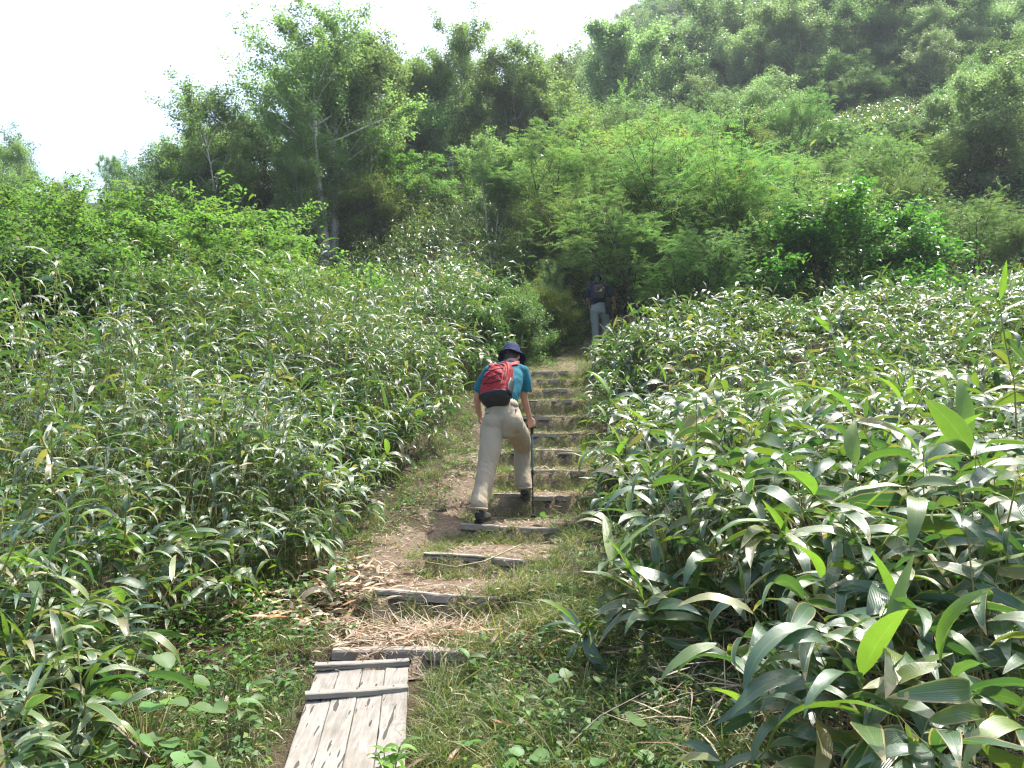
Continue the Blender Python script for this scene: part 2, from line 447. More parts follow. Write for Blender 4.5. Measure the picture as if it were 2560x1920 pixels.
def timber_mesh(name, L, w, h, seed, bow=.006, seg=16, jit=.002):
    """squared timber along X, origin mid-top; rough edges, softly rounded"""
    r = random.Random(seed)
    V, Fc = [], []
    ring = [(-.5, -1), (-.5, -.16), (-.42, 0), (0, .01), (.42, 0), (.5, -.16), (.5, -1)]
    k = len(ring)
    ph = r.random() * 6
    for i in range(seg + 1):
        t = i / seg
        x = (t - .5) * L
        oz = bow * math.sin(t * 5 + ph) + r.uniform(-jit, jit)
        oy = bow * math.cos(t * 4 + ph)
        e = .93 if i in (0, seg) else 1
        for (a, b) in ring:
            V.append((x + (r.uniform(-.006, .006) if i in (0, seg) else 0), oy + a * w * e + r.uniform(-jit, jit), oz + b * h * (e if b < 0 else 1) + r.uniform(-jit, jit) * .7))
    for i in range(seg):
        for j in range(k):
            a, b = i * k + j, i * k + (j + 1) % k
            Fc.append((a, b, b + k, a + k))
    Fc.append(tuple(range(k - 1, -1, -1))); Fc.append(tuple(seg * k + j for j in range(k)))
    me = bpy.data.meshes.new(name); me.from_pydata(V, [], Fc); me.update()
    return me
step_words = ['lowest timber step, just beyond the boardwalk end', 'second timber step above the boardwalk, dry leaves heaped at its left end',
              'third timber step, its dark shadowed face showing under the pale top', 'timber step carrying the left boot of the hiker with the red backpack',
              'timber step under the right boot of the hiker with the red backpack', 'timber step just above the right boot, crossing behind the trekking pole',
              'timber step level with the knees of the front hiker', 'timber step crossing behind the hand on the trekking pole',
              'timber step just above the hand that holds the pole', 'timber step level with the forearm of the front hiker', 'timber step level with the teal sleeve hem',
              'narrow shaded timber step level with the shoulder of the front hiker', 'topmost timber step, half lost in the grass below the far hiker']
for i, (xl, xr, py, d) in enumerate(LOGS):
    p0, p1 = W(xl, py, d), W(xr, py, d)
    L = (p1.x - p0.x) * [1.04, 1.02, 1.04, 1.06, .96, 1.0, .88, .94, .84, .92, .80, .86, .8][i]
    skew = [-.02, .06, .07, .05, .03, .06, -.02, .05, -.03, .06, .0, .07, .1][i]
    me = timber_mesh('step_timber', L, [.070, .066, .06, .075, .062, .058, .07, .055, .065, .055, .06, .05, .06][i], .052, i, bow=.006, jit=.0022)
    obj('step_timber', me, M['timber'], label='weathered grey ' + step_words[i], category='timber step', group='timber steps up the trail')
    o = bpy.context.scene.objects[-1] if False else me
    ob = [q for q in COL.objects if q.data is me][0]
    ob.location = ((p0.x + p1.x) / 2, d + .014, log_z[i] + .010)
    ob.rotation_euler = (random.Random(i).uniform(-.05, .05), [.02, .035, .05, .03, .02, .03, .02, .0, .01, 0, 0, 0, 0][i] , -skew)

# boardwalk: four planks running to the camera, two skewed cleats on top
BZ0, BZ1, BY0, BY1 = .148, .28, 3.2, 4.15
def bz(y): return BZ0 + (BZ1 - BZ0) * (y - BY0) / (BY1 - BY0)
slope = math.atan2(BZ1 - BZ0, BY1 - BY0)
bw = empty('boardwalk', (-.7, 3.4, bz(3.4)), label='weathered pale grey plank boardwalk with two skewed cleats at the trail foot', category='boardwalk')
edgesT = [(455, 960), (600, 950), (748, 942), (890, 928), (1035, 915)]
edgesB = [(265, 1524), (442, 1524), (625, 1524), (822, 1524), (1013, 1524)]
def Z3(zx, zy): return (600 + zx / 2.458) / 2.5, (1300 + zy / 2.458) / 2.5
def on_board(px, py):
    p0, p1 = W(px, py, 1), W(px, py, 2)
    # intersect ray with the board plane z = bz(y)
    dx, dz = p1.x - p0.x, p1.z - p0.z
    m_ = (BZ1 - BZ0) / (BY1 - BY0)
    d = (BZ0 - m_ * BY0 - CAMZ) / (dz - m_)
    return Vector((dx * d, d, bz(d)))
tops = [on_board(*Z3(*e)) for e in edgesT]; bots = [on_board(*Z3(*e)) for e in edgesB]
YN, YF = 1.55, 4.16
for i in range(4):
    def ex(j, y):
        a, b = bots[j], tops[j]
        return a.x + (b.x - a.x) * (y - a.y) / (b.y - a.y)
    r = random.Random(40 + i)
    ya, yb = YN, YF + [-.012, .006, -.004, .008][i]
    seg = 30
    V, Fc = [], []
    for s in range(seg + 1):
        y = ya + (yb - ya) * s / seg
        xl, xr = ex(i, y) + .0012, ex(i + 1, y) - .0012
        dz = r.uniform(-.0008, .0008) + [0, .004, -.001, .003][i]
        cx = (xl + xr) / 2
        for (xx, zz) in ((xl, -.03), (xl, -.004), (xl + .004, 0), (cx, -.0015), (xr - .004, 0), (xr, -.004), (xr, -.03)):
            V.append((xx + (r.uniform(-.0012, .0012) if xx != cx else 0), y + (r.uniform(-.004, .004) if s == seg else 0), bz(y) + zz + dz))
    for s in range(seg):
        for j in range(7):
            a, b = s * 7 + j, s * 7 + (j + 1) % 7
            Fc.append((a, b, b + 7, a + 7))
    Fc.append((6, 5, 4, 3, 2, 1, 0)); Fc.append(tuple(seg * 7 + j for j in range(7)))
    # local frame with X along the plank so the grain runs lengthwise
    R = Matrix.Rotation(-math.pi / 2, 4, 'Z')
    V = [tuple(R @ (Vector(v) - Vector((-.7, 3.4, bz(3.4))))) for v in V]
    me = bpy.data.meshes.new('plank'); me.from_pydata(V, [], Fc); me.update()
    o = obj('plank', me, M['plank'], bw); o.rotation_euler = (0, 0, math.pi / 2)
def cleat(za, zb, w, h, seed):
    a, b = on_board(*Z3(*za)), on_board(*Z3(*zb))
    me = timber_mesh('cleat', (b - a).length, w, h, seed, bow=.0015, jit=.0006)
    o = obj('cleat', me, M['plank'], bw)
    c = (a + b) / 2
    o.location = Vector((c.x, c.y, bz(c.y) + h + .001)) - bw.location
    o.rotation_euler = (0, 0, math.atan2(b.y - a.y, b.x - a.x))
    for t in (.13, .5, .86):
        p = Vector(((t - .5) * (b - a).length, 0, .002))
        nm = tube_mesh('nail', [([tuple(p), tuple(p + Vector((0, 0, .002))), tuple(p + Vector((0, 0, .0022)))], [.004, .004, .0005])], 6)
        obj('nail', nm, M['nail'], o)
M['nail'] = plain('rusty_nail', (.10, .05, .03), .7, metallic=.5)
cleat((462, 925), (1040, 880), .055, .026, 3)
cleat((402, 1108), (1028, 1040), .055, .026, 4)
# short bearers under the boards
for y in (2.0, 3.0, 4.0):
    me = timber_mesh('bearer', .32, .09, .09, int(y * 9))
    o = obj('bearer', me, M['timber'], bw)
    xm = (ex(0, y) + ex(4, y)) / 2 if False else (bots[0].x + bots[4].x) / 2
    o.location = Vector((xm, y, bz(y) - .034)) - bw.location

# air
def haze_box():
    S_ = bpy.data.meshes.new('haze')
    x0, x1, y0, y1, z0, z1 = -262, 152, -42, 172, -75, 121
    V = [(x, y, z) for x in (x0, x1) for y in (y0, y1) for z in (z0, z1)]
    S_.from_pydata(V, [], [(0, 1, 3, 2), (4, 6, 7, 5), (0, 4, 5, 1), (2, 3, 7, 6), (0, 2, 6, 4), (1, 5, 7, 3)]); S_.update()
    m, nt, out = new_mat('haze')
    v = nd(nt, 'ShaderNodeVolumePrincipled', Color=(.80, .90, 1.0, 1), Density=.0007, Anisotropy=.35)
    nt.links.new(v.outputs[0], out.inputs['Volume'])
    obj('haze', S_, m, kind='stuff', label='pale summer haze over the hillside', category='haze')
# ------------------------------------------------------------------ dwarf bamboo (sasa)
def plant_spots(rng, n, x0, x1, y0, y1, okf):
    x = rng.uniform(x0, x1, n); y = rng.uniform(y0, y1, n)
    k = okf(x, y); return x[k], y[k]
def left_edge(y): return -(.88 + .22 * np.sin(y * 1.7) + .10 * sm(6, 4, y) + .50 * sm(5.5, 6.5, y) * sm(13, 10, y) + .1 * sm(4.3, 3.3, y))
def right_edge(y): return .80 + .18 * np.sin(y * 2.1 + 1) + .46 * sm(5.0, 3.6, y) - .12 * sm(9, 12, y) + .42 * sm(12.5, 15, y)
def in_view(x, y, z, m=60):
    u, v = project(x, y, z)
    return (u > -m) & (u < 1024 + m) & (v > -m) & (v < 768 + m + 60) & (y > .5)
def sasa_ok(x, y):
    a = x - path_x(y)
    return ((a < left_edge(y)) & ((y < 8) | (x > -5.7 - .05 * (y - 8) - .5 * np.sin(y * 1.1)))) | (a > right_edge(y))
def culm_leaves(rng, x, y, z, H, nl, size, seg, across, lean=None, flat=1.0, wk=1.0):
    """one fan of leaves per culm; arrays of culms. returns blades chunk and culm tips"""
    n = len(x)
    la = rng.uniform(0, 2 * math.pi, n) if lean is None else lean
    lm = rng.uniform(.05, .30 if lean is None else .52, n) * H
    tipx, tipy, tipz = x + np.cos(la) * lm, y + np.sin(la) * lm, z + H
    rep = np.repeat(np.arange(n), nl)
    k = len(rep)
    j = np.tile(np.arange(nl), n)
    down = j / nl * .30 * H[rep] * rng.uniform(.5, 1.3, k)
    base = np.stack([tipx[rep] - np.cos(la[rep]) * down * .25, tipy[rep] - np.sin(la[rep]) * down * .25, tipz[rep] - down], 1)
    az = la[rep] + (j * 2.4 + rng.normal(0, .5, k)) * .75
    pitch = rng.normal(.42, .30, k)
    up = rng.random(k) < .06
    pitch[up] = rng.uniform(.9, 1.4, up.sum())
    droop = rng.uniform(.6, 2.3, k) * flat; droop[up] *= .3
    length = size * rng.uniform(.42, 1.4, k) * rng.uniform(.8, 1.2, n)[rep]
    width = length * rng.uniform(.15, .23, k) * wk
    width[up] *= .7
    ch = blades(rng, base, az, pitch, droop, length, width, seg, across, fold=rng.choice([.08, .2]), roll=rng.normal(0, .38, k), twist=.8)
    return ch, (x, y, z, tipx, tipy, tipz)
def culm_tubes(c, r=.0035):
    x, y, z, tx, ty, tz = c
    n = len(x); P = np.zeros((n, 3, 3))
    P[:, 0] = np.stack([x, y, z - .03], 1); P[:, 2] = np.stack([tx, ty, tz], 1)
    P[:, 1] = P[:, 0] * .45 + P[:, 2] * .55; P[:, 1, 0] -= (tx - x) * .25; P[:, 1, 1] -= (ty - y) * .25
    ang = np.arange(3) * 2 * math.pi / 3
    off = np.stack([np.cos(ang), np.sin(ang), 0 * ang], -1) * r
    V = P[:, :, None] + off[None, None]
    i = np.arange(n * 9).reshape(n, 3, 3); jn = np.roll(i, -1, 2)
    F = np.stack([i[:, :-1], jn[:, :-1], jn[:, 1:], i[:, 1:]], -1).reshape(-1, 4)
    return V.reshape(-1, 3), F

rng = np.random.default_rng(11)
# --- individual plants near the camera: shared leaf meshes, each leaf an object
leaf_meshes = []
for i in range(16):
    r = np.random.default_rng(300 + i)
    L = .24
    kind = i % 4
    V, F, A = blades(r, np.zeros((1, 3)), np.zeros(1), np.array([[.35, .1, .6, .0][kind] + r.normal(0, .1)]), np.array([[1.5, .8, 2.0, 1.1][kind] + r.normal(0, .15)]),
                     np.array([L]), np.array([L * r.uniform(.15, .22)]), 9, 2, fold=r.uniform(.05, .2), roll=r.normal(0, .3, 1), twist=.9)
    # slight edge waves
    w = np.sin(A['lv'] * 14 + i) * .0022 * np.abs(A['lu']); V[:, 2] += w
    me = mesh_np('leaf', V, F, A, True); me.materials.append(M['sasa']); leaf_meshes.append(me)
young_meshes = []
for i in range(4):
    r = np.random.default_rng(350 + i)
    V, F, A = blades(r, np.zeros((1, 3)), np.zeros(1), np.array([.3]), np.array([.25 + .2 * i]), np.array([.25]), np.array([.035 + .012 * i]), 9, 2, fold=.25, roll=r.normal(0, .2, 1))
    me = mesh_np('leaf', V, F, A, True); me.materials.append(M['sasa_young']); young_meshes.append(me)
def culm_mesh(H, lean, seed):
    r = random.Random(seed)
    pts, rad = [], []
    for k in range(7):
        t = k / 6
        pts.append((lean * H * t * t, .01 * math.sin(k * 2 + seed), H * t - .03 * (t == 0)))
        rad.append(.0042 * (1 - .55 * t) * (1.25 if k % 2 else 1))
    me = tube_mesh('stem', [(pts, rad)], 5); me.materials.append(M['culm'])
    return me
culm_protos = [culm_mesh(1.0, l, i) for i, l in enumerate((.08, .2, .35, .5))]
def place_leaf(root, me, base, az, pitch, roll, s):
    o = bpy.data.objects.new('leaf', me); COL.objects.link(o); o.parent = root
    o.location = base; o.rotation_euler = (roll, -pitch, az); o.scale = (s, s, s)
    return o
def sasa_plant(x, y, H, az0, seed, label, group, nl=8, size=1.0, lean_i=None, young=0):
    r = random.Random(seed)
    z = gz(x, y)
    root = empty('dwarf_bamboo', (x, y, z), (0, 0, az0), label=label, category='bamboo plant', group=group)
    li = r.randrange(4) if lean_i is None else lean_i
    lean = (.08, .2, .35, .5)[li]
    st = obj('stem', culm_protos[li], None, root); st.scale = (H, H, H)
    for j in range(nl):
        t = 1 - .05 * j * r.uniform(.5, 1.2) if j else 1
        if j > 6: t = r.uniform(.45, .8)
        b = (lean * H * t * t, 0, H * t - .005)
        a = j * 2.4 * .8 + r.gauss(0, .45)
        if a % 6.28 > 3.14 and lean > .3: a *= .5
        place_leaf(root, r.choice(leaf_meshes), b, a, r.gauss(.12, .25), r.gauss(0, .4), size * r.uniform(.65, 1.25))
    for j in range(young):
        b = (lean * H, 0, H * (1 if j == 0 else .93))
        place_leaf(root, r.choice(young_meshes), b, r.uniform(0, 6.28), r.uniform(.35, 1.15), r.gauss(0, .3), size * r.uniform(.8, 1.1))
    return root
near = []
def spot_ok(x, y):
    for (a, b, c) in near:
        if (a - x) ** 2 + (b - y) ** 2 < c * c: return False
    return True
tries = 0
regions = [('R', 40, .9, 2.2, 1.7, 2.7), ('R', 80, 1.2, 3.6, 2.6, 4.6), ('R', 75, .9, 6, 4.6, 8), ('L', 75, -3.2, -1.0, 2.2, 5.0), ('L', 60, -5.5, -1.2, 5.2, 8.5)]
for side, cnt, x0, x1, y0, y1 in regions:
    c = 0; guard = 0
    while c < cnt and guard < 20000:
        guard += 1
        x = rng.uniform(x0, x1); y = rng.uniform(y0, y1)
        if not bool(sasa_ok(np.array([x]), np.array([y]))[0]): continue
        d = .13 if y < 5 else .2
        if not spot_ok(x, y): continue
        H = (rng.uniform(.60, .95) if side == 'R' else rng.uniform(.55, .90))
        a = x - float(path_x(y))
        edge = min(1, max(0, (abs(a) - (float(right_edge(y)) if side == 'R' else -float(left_edge(y)))) / .8))
        H *= .55 + .45 * edge
        if math.hypot(x, y) < 2.8: H = min(H, .62)
        z = gz(x, y)
        u, v = project(x, y, z + H)
        if not (-30 < u < 1054 and v < 840): continue
        near.append((x, y, d))
        lab0 = {'R': 'broad-leaved dwarf bamboo plant with glossy drooping leaves in the right-hand foreground thicket' if y < 4.6 else 'glossy dwarf bamboo plant in the bank right of the timber steps',
               'L': 'narrow-leaved dwarf bamboo plant in the thicket left of the boardwalk' if y < 5.2 else 'dwarf bamboo plant in the bank left of the worn dirt path'}[side]
        grp = {'R': 'dwarf bamboo in the right foreground' if y < 4.6 else 'dwarf bamboo right of the steps', 'L': 'dwarf bamboo left of the boardwalk' if y < 5.2 else 'dwarf bamboo left of the path'}[side]
        steps_ = ['boardwalk', 'lowest step', 'second step', 'third step', 'fourth step', 'fifth step', 'sixth step']
        si = 0 if y < 4.2 else min(6, 1 + int(np.argmin(np.abs(log_y[:6] - y))))
        row = int((abs(a) - (float(right_edge(y)) if side == 'R' else -float(left_edge(y)))) / .35)
        rowt = ['at the trail edge', 'in the second row', 'in the third row', 'in the fourth row', 'deep in the thicket', 'far into the thicket', 'far into the thicket'][max(0, min(6, row))]
        tall = 'low' if H < .5 else ('knee-high' if H < .72 else 'tall')
        lab = tall + (' broad-leaved' if side == 'R' else ' narrow-leaved') + ' bamboo ' + rowt + (' right' if side == 'R' else ' left') + ' of the ' + steps_[si]
        az0 = (math.pi + rng.normal(0, 1.0)) if side == 'R' else rng.normal(0, 1.2)
        sasa_plant(x, y, H, az0, 1000 + len(near), lab, grp, nl=int(rng.integers(7, 11)), size=(rng.uniform(.95, 1.35) if side == 'R' else rng.uniform(.65, 1.0)), young=1 if rng.random() < .16 else 0)
        c += 1
# hand-placed plants that single themselves out
def hero(px, py, d, H, az, size, li, nl, young, label, seed):
    p = W(px, py, d)
    z = gz(p.x, p.y)
    H = p.z - z if H is None else H
    l = (.08, .2, .35, .5)[li] * H
    x, y = p.x - math.cos(az) * l, p.y - math.sin(az) * l
    return sasa_plant(x, y, max(.2, p.z - gz(x, y)), az, seed, label, None, nl, size, li, young)
hero(606, 396, 7.6, None, math.pi, 1.5, 2, 13, 2, 'dwarf bamboo spray with broad glossy leaves hanging over the steps beside the trekking pole', 1)
hero(604, 560, 4.1, None, math.pi, 1.45, 3, 13, 3, 'arching dwarf bamboo with long drooping leaves leaning over the right side of the steps', 2)
hero(628, 515, 4.9, None, math.pi, 1.2, 2, 9, 1, 'dwarf bamboo with pale curling leaves above the arching one by the steps', 3)
hero(575, 628, 4.2, None, math.pi, 1.15, 3, 11, 1, 'low dwarf bamboo spray touching the grass under the arching one', 12)
hero(640, 600, 3.8, None, math.pi + .4, 1.35, 2, 12, 1, 'dense dwarf bamboo with dark drooping leaves behind the arching one', 13)
hero(655, 470, 6.0, None, math.pi, 1.2, 2, 11, 1, 'dwarf bamboo with broad leaves over the right verge, level with the front boots', 14)
hero(752, 735, 2.9, None, 2.0, 1.0, 0, 2, 2, 'lone young dwarf bamboo with three fresh leaves at the bottom edge', 4)
hero(258, 540, 4.9, None, .3, .75, 1, 8, 0, 'small dwarf bamboo with whitish folded leaves at the edge of the dark left thicket', 5)
hero(338, 560, 5.0, None, .2, .7, 1, 8, 1, 'small green dwarf bamboo standing beside the dry leaf litter', 6)
hero(420, 405, 8.6, None, -.4, .9, 2, 11, 0, 'dwarf bamboo with a fan of white-shining leaves drooping toward the dirt path', 7)
hero(50, 560, 3.4, None, .4, .9, 0, 8, 2, 'dwarf bamboo with upright dark green blades at the left edge', 8)
hero(20, 745, 2.6, None, .2, .95, 1, 7, 0, 'dwarf bamboo with long pale leaves entering the bottom left corner', 9)
hero(1000, 300, 4.6, None, 3.4, 1.2, 0, 8, 1, 'tall dwarf bamboo standing above the others at the right edge', 10)
hero(830, 320, 6.6, None, 3.0, 1.1, 0, 9, 2, 'tall pale dwarf bamboo rising above the thicket before the dark shrubs', 11)
# one big bright leaf, lit through, on a stalk of its own
p = W(962, 448, 2.75); root = empty('dwarf_bamboo', (p.x + .0, p.y, gz(p.x, p.y)), label='dwarf bamboo shoot with one very large bright yellow-green leaf', category='bamboo plant')
H = p.z - gz(p.x, p.y)
st = obj('stem', culm_protos[0], None, root); st.scale = (H * .6, H * .6, H * 1.0)
r = np.random.default_rng(77)
V, F, A = blades(r, np.zeros((1, 3)), np.array([math.pi * .96]), np.array([1.05]), np.array([.35]), np.array([.235]), np.array([.082]), 12, 2, fold=.06, roll=np.array([1.35]))
me = mesh_np('leaf', V, F, A, True); me.materials.append(M['sasa_young'])
o = obj('leaf', me, None, root); o.location = (.03, 0, H - .01)
for a, s in ((-.3, 1.25), (.9, 1.1), (3.6, 1.15), (2.6, 1.0)):
    place_leaf(root, leaf_meshes[int(a * 3) % 16], (.03, 0, H * .97), a, .15, .3, s)

# --- the thicket as a mass
G = Geo(); CV, CF, cn = [], [], 0
def sasa_field(n, x0, x1, y0, y1, Hlo, Hhi, nl, size, seg, across, okf=sasa_ok, culm=True, flat=1.0, wk=1.0, clump=0):
    global cn
    hf = 1.0; ld = None
    if clump:
        m = n // clump; cx = rng.uniform(x0, x1, m); cy = rng.uniform(y0, y1, m); ch_ = rng.uniform(.72, 1.22, m)
        i = rng.integers(0, m, n); sp = rng.uniform(.16, .34, m)[i]
        ox, oy = rng.normal(0, 1, n) * sp, rng.normal(0, 1, n) * sp
        x, y = cx[i] + ox, cy[i] + oy
        hf = ch_[i] * np.exp(-(np.hypot(ox, oy) / .62) ** 2) ; ld = np.arctan2(oy, ox) + rng.normal(0, .5, n)
        k = okf(x, y); x, y, hf, ld = x[k], y[k], hf[k], ld[k]
    else:
        x, y = plant_spots(rng, n, x0, x1, y0, y1, okf)
    z = ground_z(x, y)
    k = in_view(x, y, z + .6, 90); x, y, z = x[k], y[k], z[k]
    if clump: hf, ld = hf[k], ld[k]
    if len(x) == 0: return
    a = x - path_x(y)
    e = np.where(a > 0, a - right_edge(y), left_edge(y) - a)
    H = rng.uniform(Hlo, Hhi, len(x)) * (.45 + .55 * np.clip(e / .8, 0, 1)) * np.where(a < 0, 1.36, .88 - .14 * sm(11, 15, y))
    H = np.where(np.hypot(x, y) < 2.6, np.minimum(H, .5), H)
    # clumpy heights
    cl = .68 + .62 * (0.5 + .5 * np.sin(x * 2.3 + np.sin(y * 1.9) * 2) * np.sin(y * 2.1 + 1.3 * np.sin(x * 1.3)))
    big = .66 + .72 * (.5 + .5 * np.sin(x * .95 + 1.7 * np.sin(y * .55) + 2.0) * np.sin(y * .8 + .9))
    if clump: cl = 1.0
    H = H * hf * cl * np.where(a < 0, big * 1.08, .92 + .12 * big) * rng.uniform(.8, 1.12, len(x)) * np.where(rng.random(len(x)) < .03, 1.35, 1.0)
    ch, c = culm_leaves(rng, x, y, z, H, nl, size, seg, across, flat=flat, wk=wk, lean=ld)
    G.add(*ch)
    if culm:
        V, F = culm_tubes(c); CV.append(V); CF.append(F + cn); cn += len(V)
ext = lambda f: f
sasa_field(1900, .9, 8, 2.3, 7, .6, 1.05, 7, .23, 5, 2, clump=9)
sasa_field(2400, -7, -.8, 2.3, 7, .62, 1.1, 8, .205, 5, 2, wk=.72, clump=13)
sasa_field(3000, .5, 12, 7, 13, .7, 1.15, 8, .22, 4, 2, clump=10)
sasa_field(4000, -9, -.5, 7, 13, .75, 1.25, 8, .245, 4, 2, wk=.72, clump=14)
def ok_r(x, y): return sasa_ok(x, y) & (x < 24)
sasa_field(4800, 1.0, 18, 13, 20, .7, 1.15, 8, .24, 3, 1, culm=False)
sasa_field(5400, -15, 1.2, 13, 20, .6, 1.1, 8, .24, 3, 1, culm=False, wk=.78)
def ok_l(x, y):
    return sasa_ok(x, y) & (x > -8.8 - .28 * (y - 20) * 0 - 1.2 * np.sin(y * .5)) & (x < 4)
sasa_field(15000, -12, 3, 20, 37, .6, 1.1, 8, .20, 2, 1, ok_l, culm=False, wk=.85)
# the silvery meadow on the hill to the right
def ok_m(x, y): return ((x - 17.5) / 6) ** 2 + ((y - 40.5) / 3.4) ** 2 < 1
sasa_field(9000, 8, 26, 36, 46, .4, .8, 8, .27, 2, 1, ok_m, culm=False, flat=.8)
obj('bamboo_thicket', G.mesh('bamboo_thicket', True), M['sasa'], label='dense glossy dwarf bamboo thicket covering both banks of the trail', category='bamboo thicket', kind='stuff')
obj('bamboo_stems', mesh_np('bamboo_stems', np.concatenate(CV), np.concatenate(CF)), M['culm'], label='thin yellowish bamboo stems inside the thicket on both banks', category='bamboo stems', kind='stuff')

# ------------------------------------------------------------------ grass, herbs, litter
G = Geo()
def grass(n, xyf, per, Llo, Lhi, w, seg=3, lean=None):
    x, y = xyf(n)
    rep = np.repeat(np.arange(len(x)), per); k = len(rep)
    bx = x[rep] + rng.normal(0, .035, k); by = y[rep] + rng.normal(0, .035, k)
    z = ground_z(bx, by) - .005
    az = rng.uniform(0, 2 * math.pi, k)
    L = rng.uniform(Llo, Lhi, k) * rng.uniform(.6, 1.2, len(x))[rep]
    dry = np.clip(rng.random(len(x))[rep] * .55 + rng.random(k) * .45, 0, 1)
    G.add(*blades(rng, np.stack([bx, by, z], 1), az, rng.uniform(.7, 1.45, k), rng.uniform(.5, 2.0, k), L, np.full(k, w) * rng.uniform(.7, 1.3, k), seg, 1, rnd=dry, prof='grass', roll=rng.normal(0, .6, k)))
def risers(n):
    i = rng.integers(1, len(LOGS), n)
    y = log_y[i] - np.abs(rng.normal(.05, .07, n)) - .055
    x = path_x(y) + rng.uniform(-.50, .62, n)
    k = rng.random(n) < (.55 + .45 * (np.sin(x * 9 + i * 3) > -.3))
    return x[k], y[k]
def sides(n):
    y = rng.uniform(2.6, 19, n) ** 1.0; y = 2.6 + (y - 2.6) ** 1.0
    s = rng.random(n) < .62
    x = path_x(y) + np.where(s, rng.uniform(.40, 1.35, n) + .55 * sm(5.5, 4, y) * rng.random(n), np.where(y < 5.4, -rng.uniform(.62, 1.3, n), -rng.uniform(.95, 1.45, n)))
    return x, y
def near_right(n):
    y = rng.uniform(2.7, 5.4, n); x = path_x(y) + rng.uniform(.30, 1.75, n)
    k = ~((y < 4.2) & (x < -.40)) & (rng.random(n) < .35 + .65 * (np.sin(x * 5 + 2 * np.sin(y * 4)) > -.2))
    return x[k], y[k]
def tread(n):
    y = rng.uniform(8.6, 17, n); x = path_x(y) + rng.uniform(-.5, .5, n)
    return x, y
grass(1900, risers, 15, .06, .15, .0042)
grass(1500, sides, 16, .07, .20, .0045)
grass(1300, near_right, 18, .07, .21, .0042)
grass(260, near_right, 12, .18, .34, .0065)
grass(200, tread, 12, .05, .11, .005)
def farpath(n):
    y = rng.uniform(12.5, 21, n); x = path_x(y) + rng.uniform(-1.0, 1.0, n); return x, y
grass(750, farpath, 14, .06, .16, .006)
def gap(n):   # middle strip between dirt path and steps
    y = rng.uniform(6.0, 12, n); x = path_x(y) - rng.uniform(.38, .60, n)
    k = rng.random(n) < .8 * (np.sin(y * 5) > -.5); return x[k], y[k]
grass(420, gap, 16, .07, .16, .0045)
def by_board(n):
    y = rng.uniform(2.4, 4.7, n); s_ = rng.random(n) < .5
    x = np.where(s_, rng.uniform(-.40, -.05, n), rng.uniform(-1.45, -1.02, n)); return x, y
grass(900, by_board, 15, .06, .15, .0042)
obj('trail_grass', G.mesh('trail_grass'), M['grass'], label='short yellow-green grass tufts along the timber steps', category='grass', kind='stuff')

# herbs: small broad leaves close to the ground
Hs = Geo()
def herbs(n, x, y, per, size, hmax):
    rep = np.repeat(np.arange(len(x)), per); k = len(rep)
    bx = x[rep] + rng.normal(0, .05, k); by = y[rep] + rng.normal(0, .05, k)
    z = ground_z(bx, by) + rng.uniform(.02, 1, k) * hmax
    d = np.stack([rng.normal(0, 1, k), rng.normal(0, 1, k), rng.normal(.1, .3, k)], 1)
    L = rng.uniform(.6, 1.3, k) * size
    Hs.add(*leaf_quads(rng, np.stack([bx, by, z], 1), d, L, L * .62, up=.7))
n = 1500; y = rng.uniform(2.7, 20, n); s = rng.random(n) < .5
x = path_x(y) + np.where(s, rng.uniform(.75, 1.5, n), -rng.uniform(.7, 1.6, n)); herbs(n, x, y, 9, .035, .12)
n = 420; y = rng.uniform(2.4, 5.2, n); x = path_x(y) - rng.uniform(.30, 1.9, n); k = x < -1.02; herbs(n, x[k], y[k], 9, .034, .13)
n = 130; y = rng.uniform(2.4, 5.2, n); x = path_x(y) - rng.uniform(.40, 2.2, n); k = x < -1.08; herbs(n, x[k], y[k], 8, .052, .26)
n = 500; y = rng.uniform(2.6, 4.6, n); x = path_x(y) + rng.uniform(.45, 2.2, n); herbs(n, x, y, 8, .036, .12)
n = 900; y = rng.uniform(13, 22, n); x = path_x(y) + rng.choice([-1, 1], n) * rng.uniform(.8, 2.2, n); herbs(n, x, y, 14, .07, .6)
obj('undergrowth', Hs.mesh('undergrowth'), M['herb'], label='low leafy weeds along the edges of the trail', category='undergrowth', kind='stuff')

Ls = Geo()
def litter(x, y, L, w, lift=.02):
    k = len(x)
    z = ground_z(x, y) + .012 + rng.random(k) * lift
    Ls.add(*blades(rng, np.stack([x, y, z], 1), rng.uniform(0, 6.28, k), rng.normal(.12, .18, k), rng.normal(.25, .3, k), L, w, 3, 1, roll=rng.normal(0, .5, k), twist=1.2))
def dirt_w(y): return .62 + .5 * sm(5.2, 6.2, y) * sm(13.5, 11.5, y)
n = 8500; y = rng.uniform(4.2, 13.5, n); x = path_x(y) + rng.uniform(-1.15, .55, n)
k = (x - path_x(y)) > -dirt_w(y); x, y = x[k], y[k]; litter(x, y, rng.uniform(.03, .12, len(x)), rng.uniform(.003, .010, len(x)))
n = 3000; y = rng.uniform(2.6, 5.3, n); x = path_x(y) + rng.uniform(-1.5, 2.0, n); k = ~((y < 4.25) & (np.abs(x + .72) < .36)); x, y = x[k], y[k]; litter(x, y, rng.uniform(.04, .16, len(x)), rng.uniform(.003, .016, len(x)), .05)
n = 380; y = rng.uniform(4.9, 6.2, n) - .3; x = path_x(y) - rng.uniform(.42, 1.15, n); litter(x, y, rng.uniform(.08, .2, n), rng.uniform(.015, .035, n), .08)   # heap of dry leaves by the second step
n = 900; y = 4.75 + rng.normal(0, .14, n); x = path_x(y) + rng.normal(0, .28, n); litter(x, y, rng.uniform(.12, .38, n), rng.uniform(.004, .009, n), .02)       # straw on the first tread
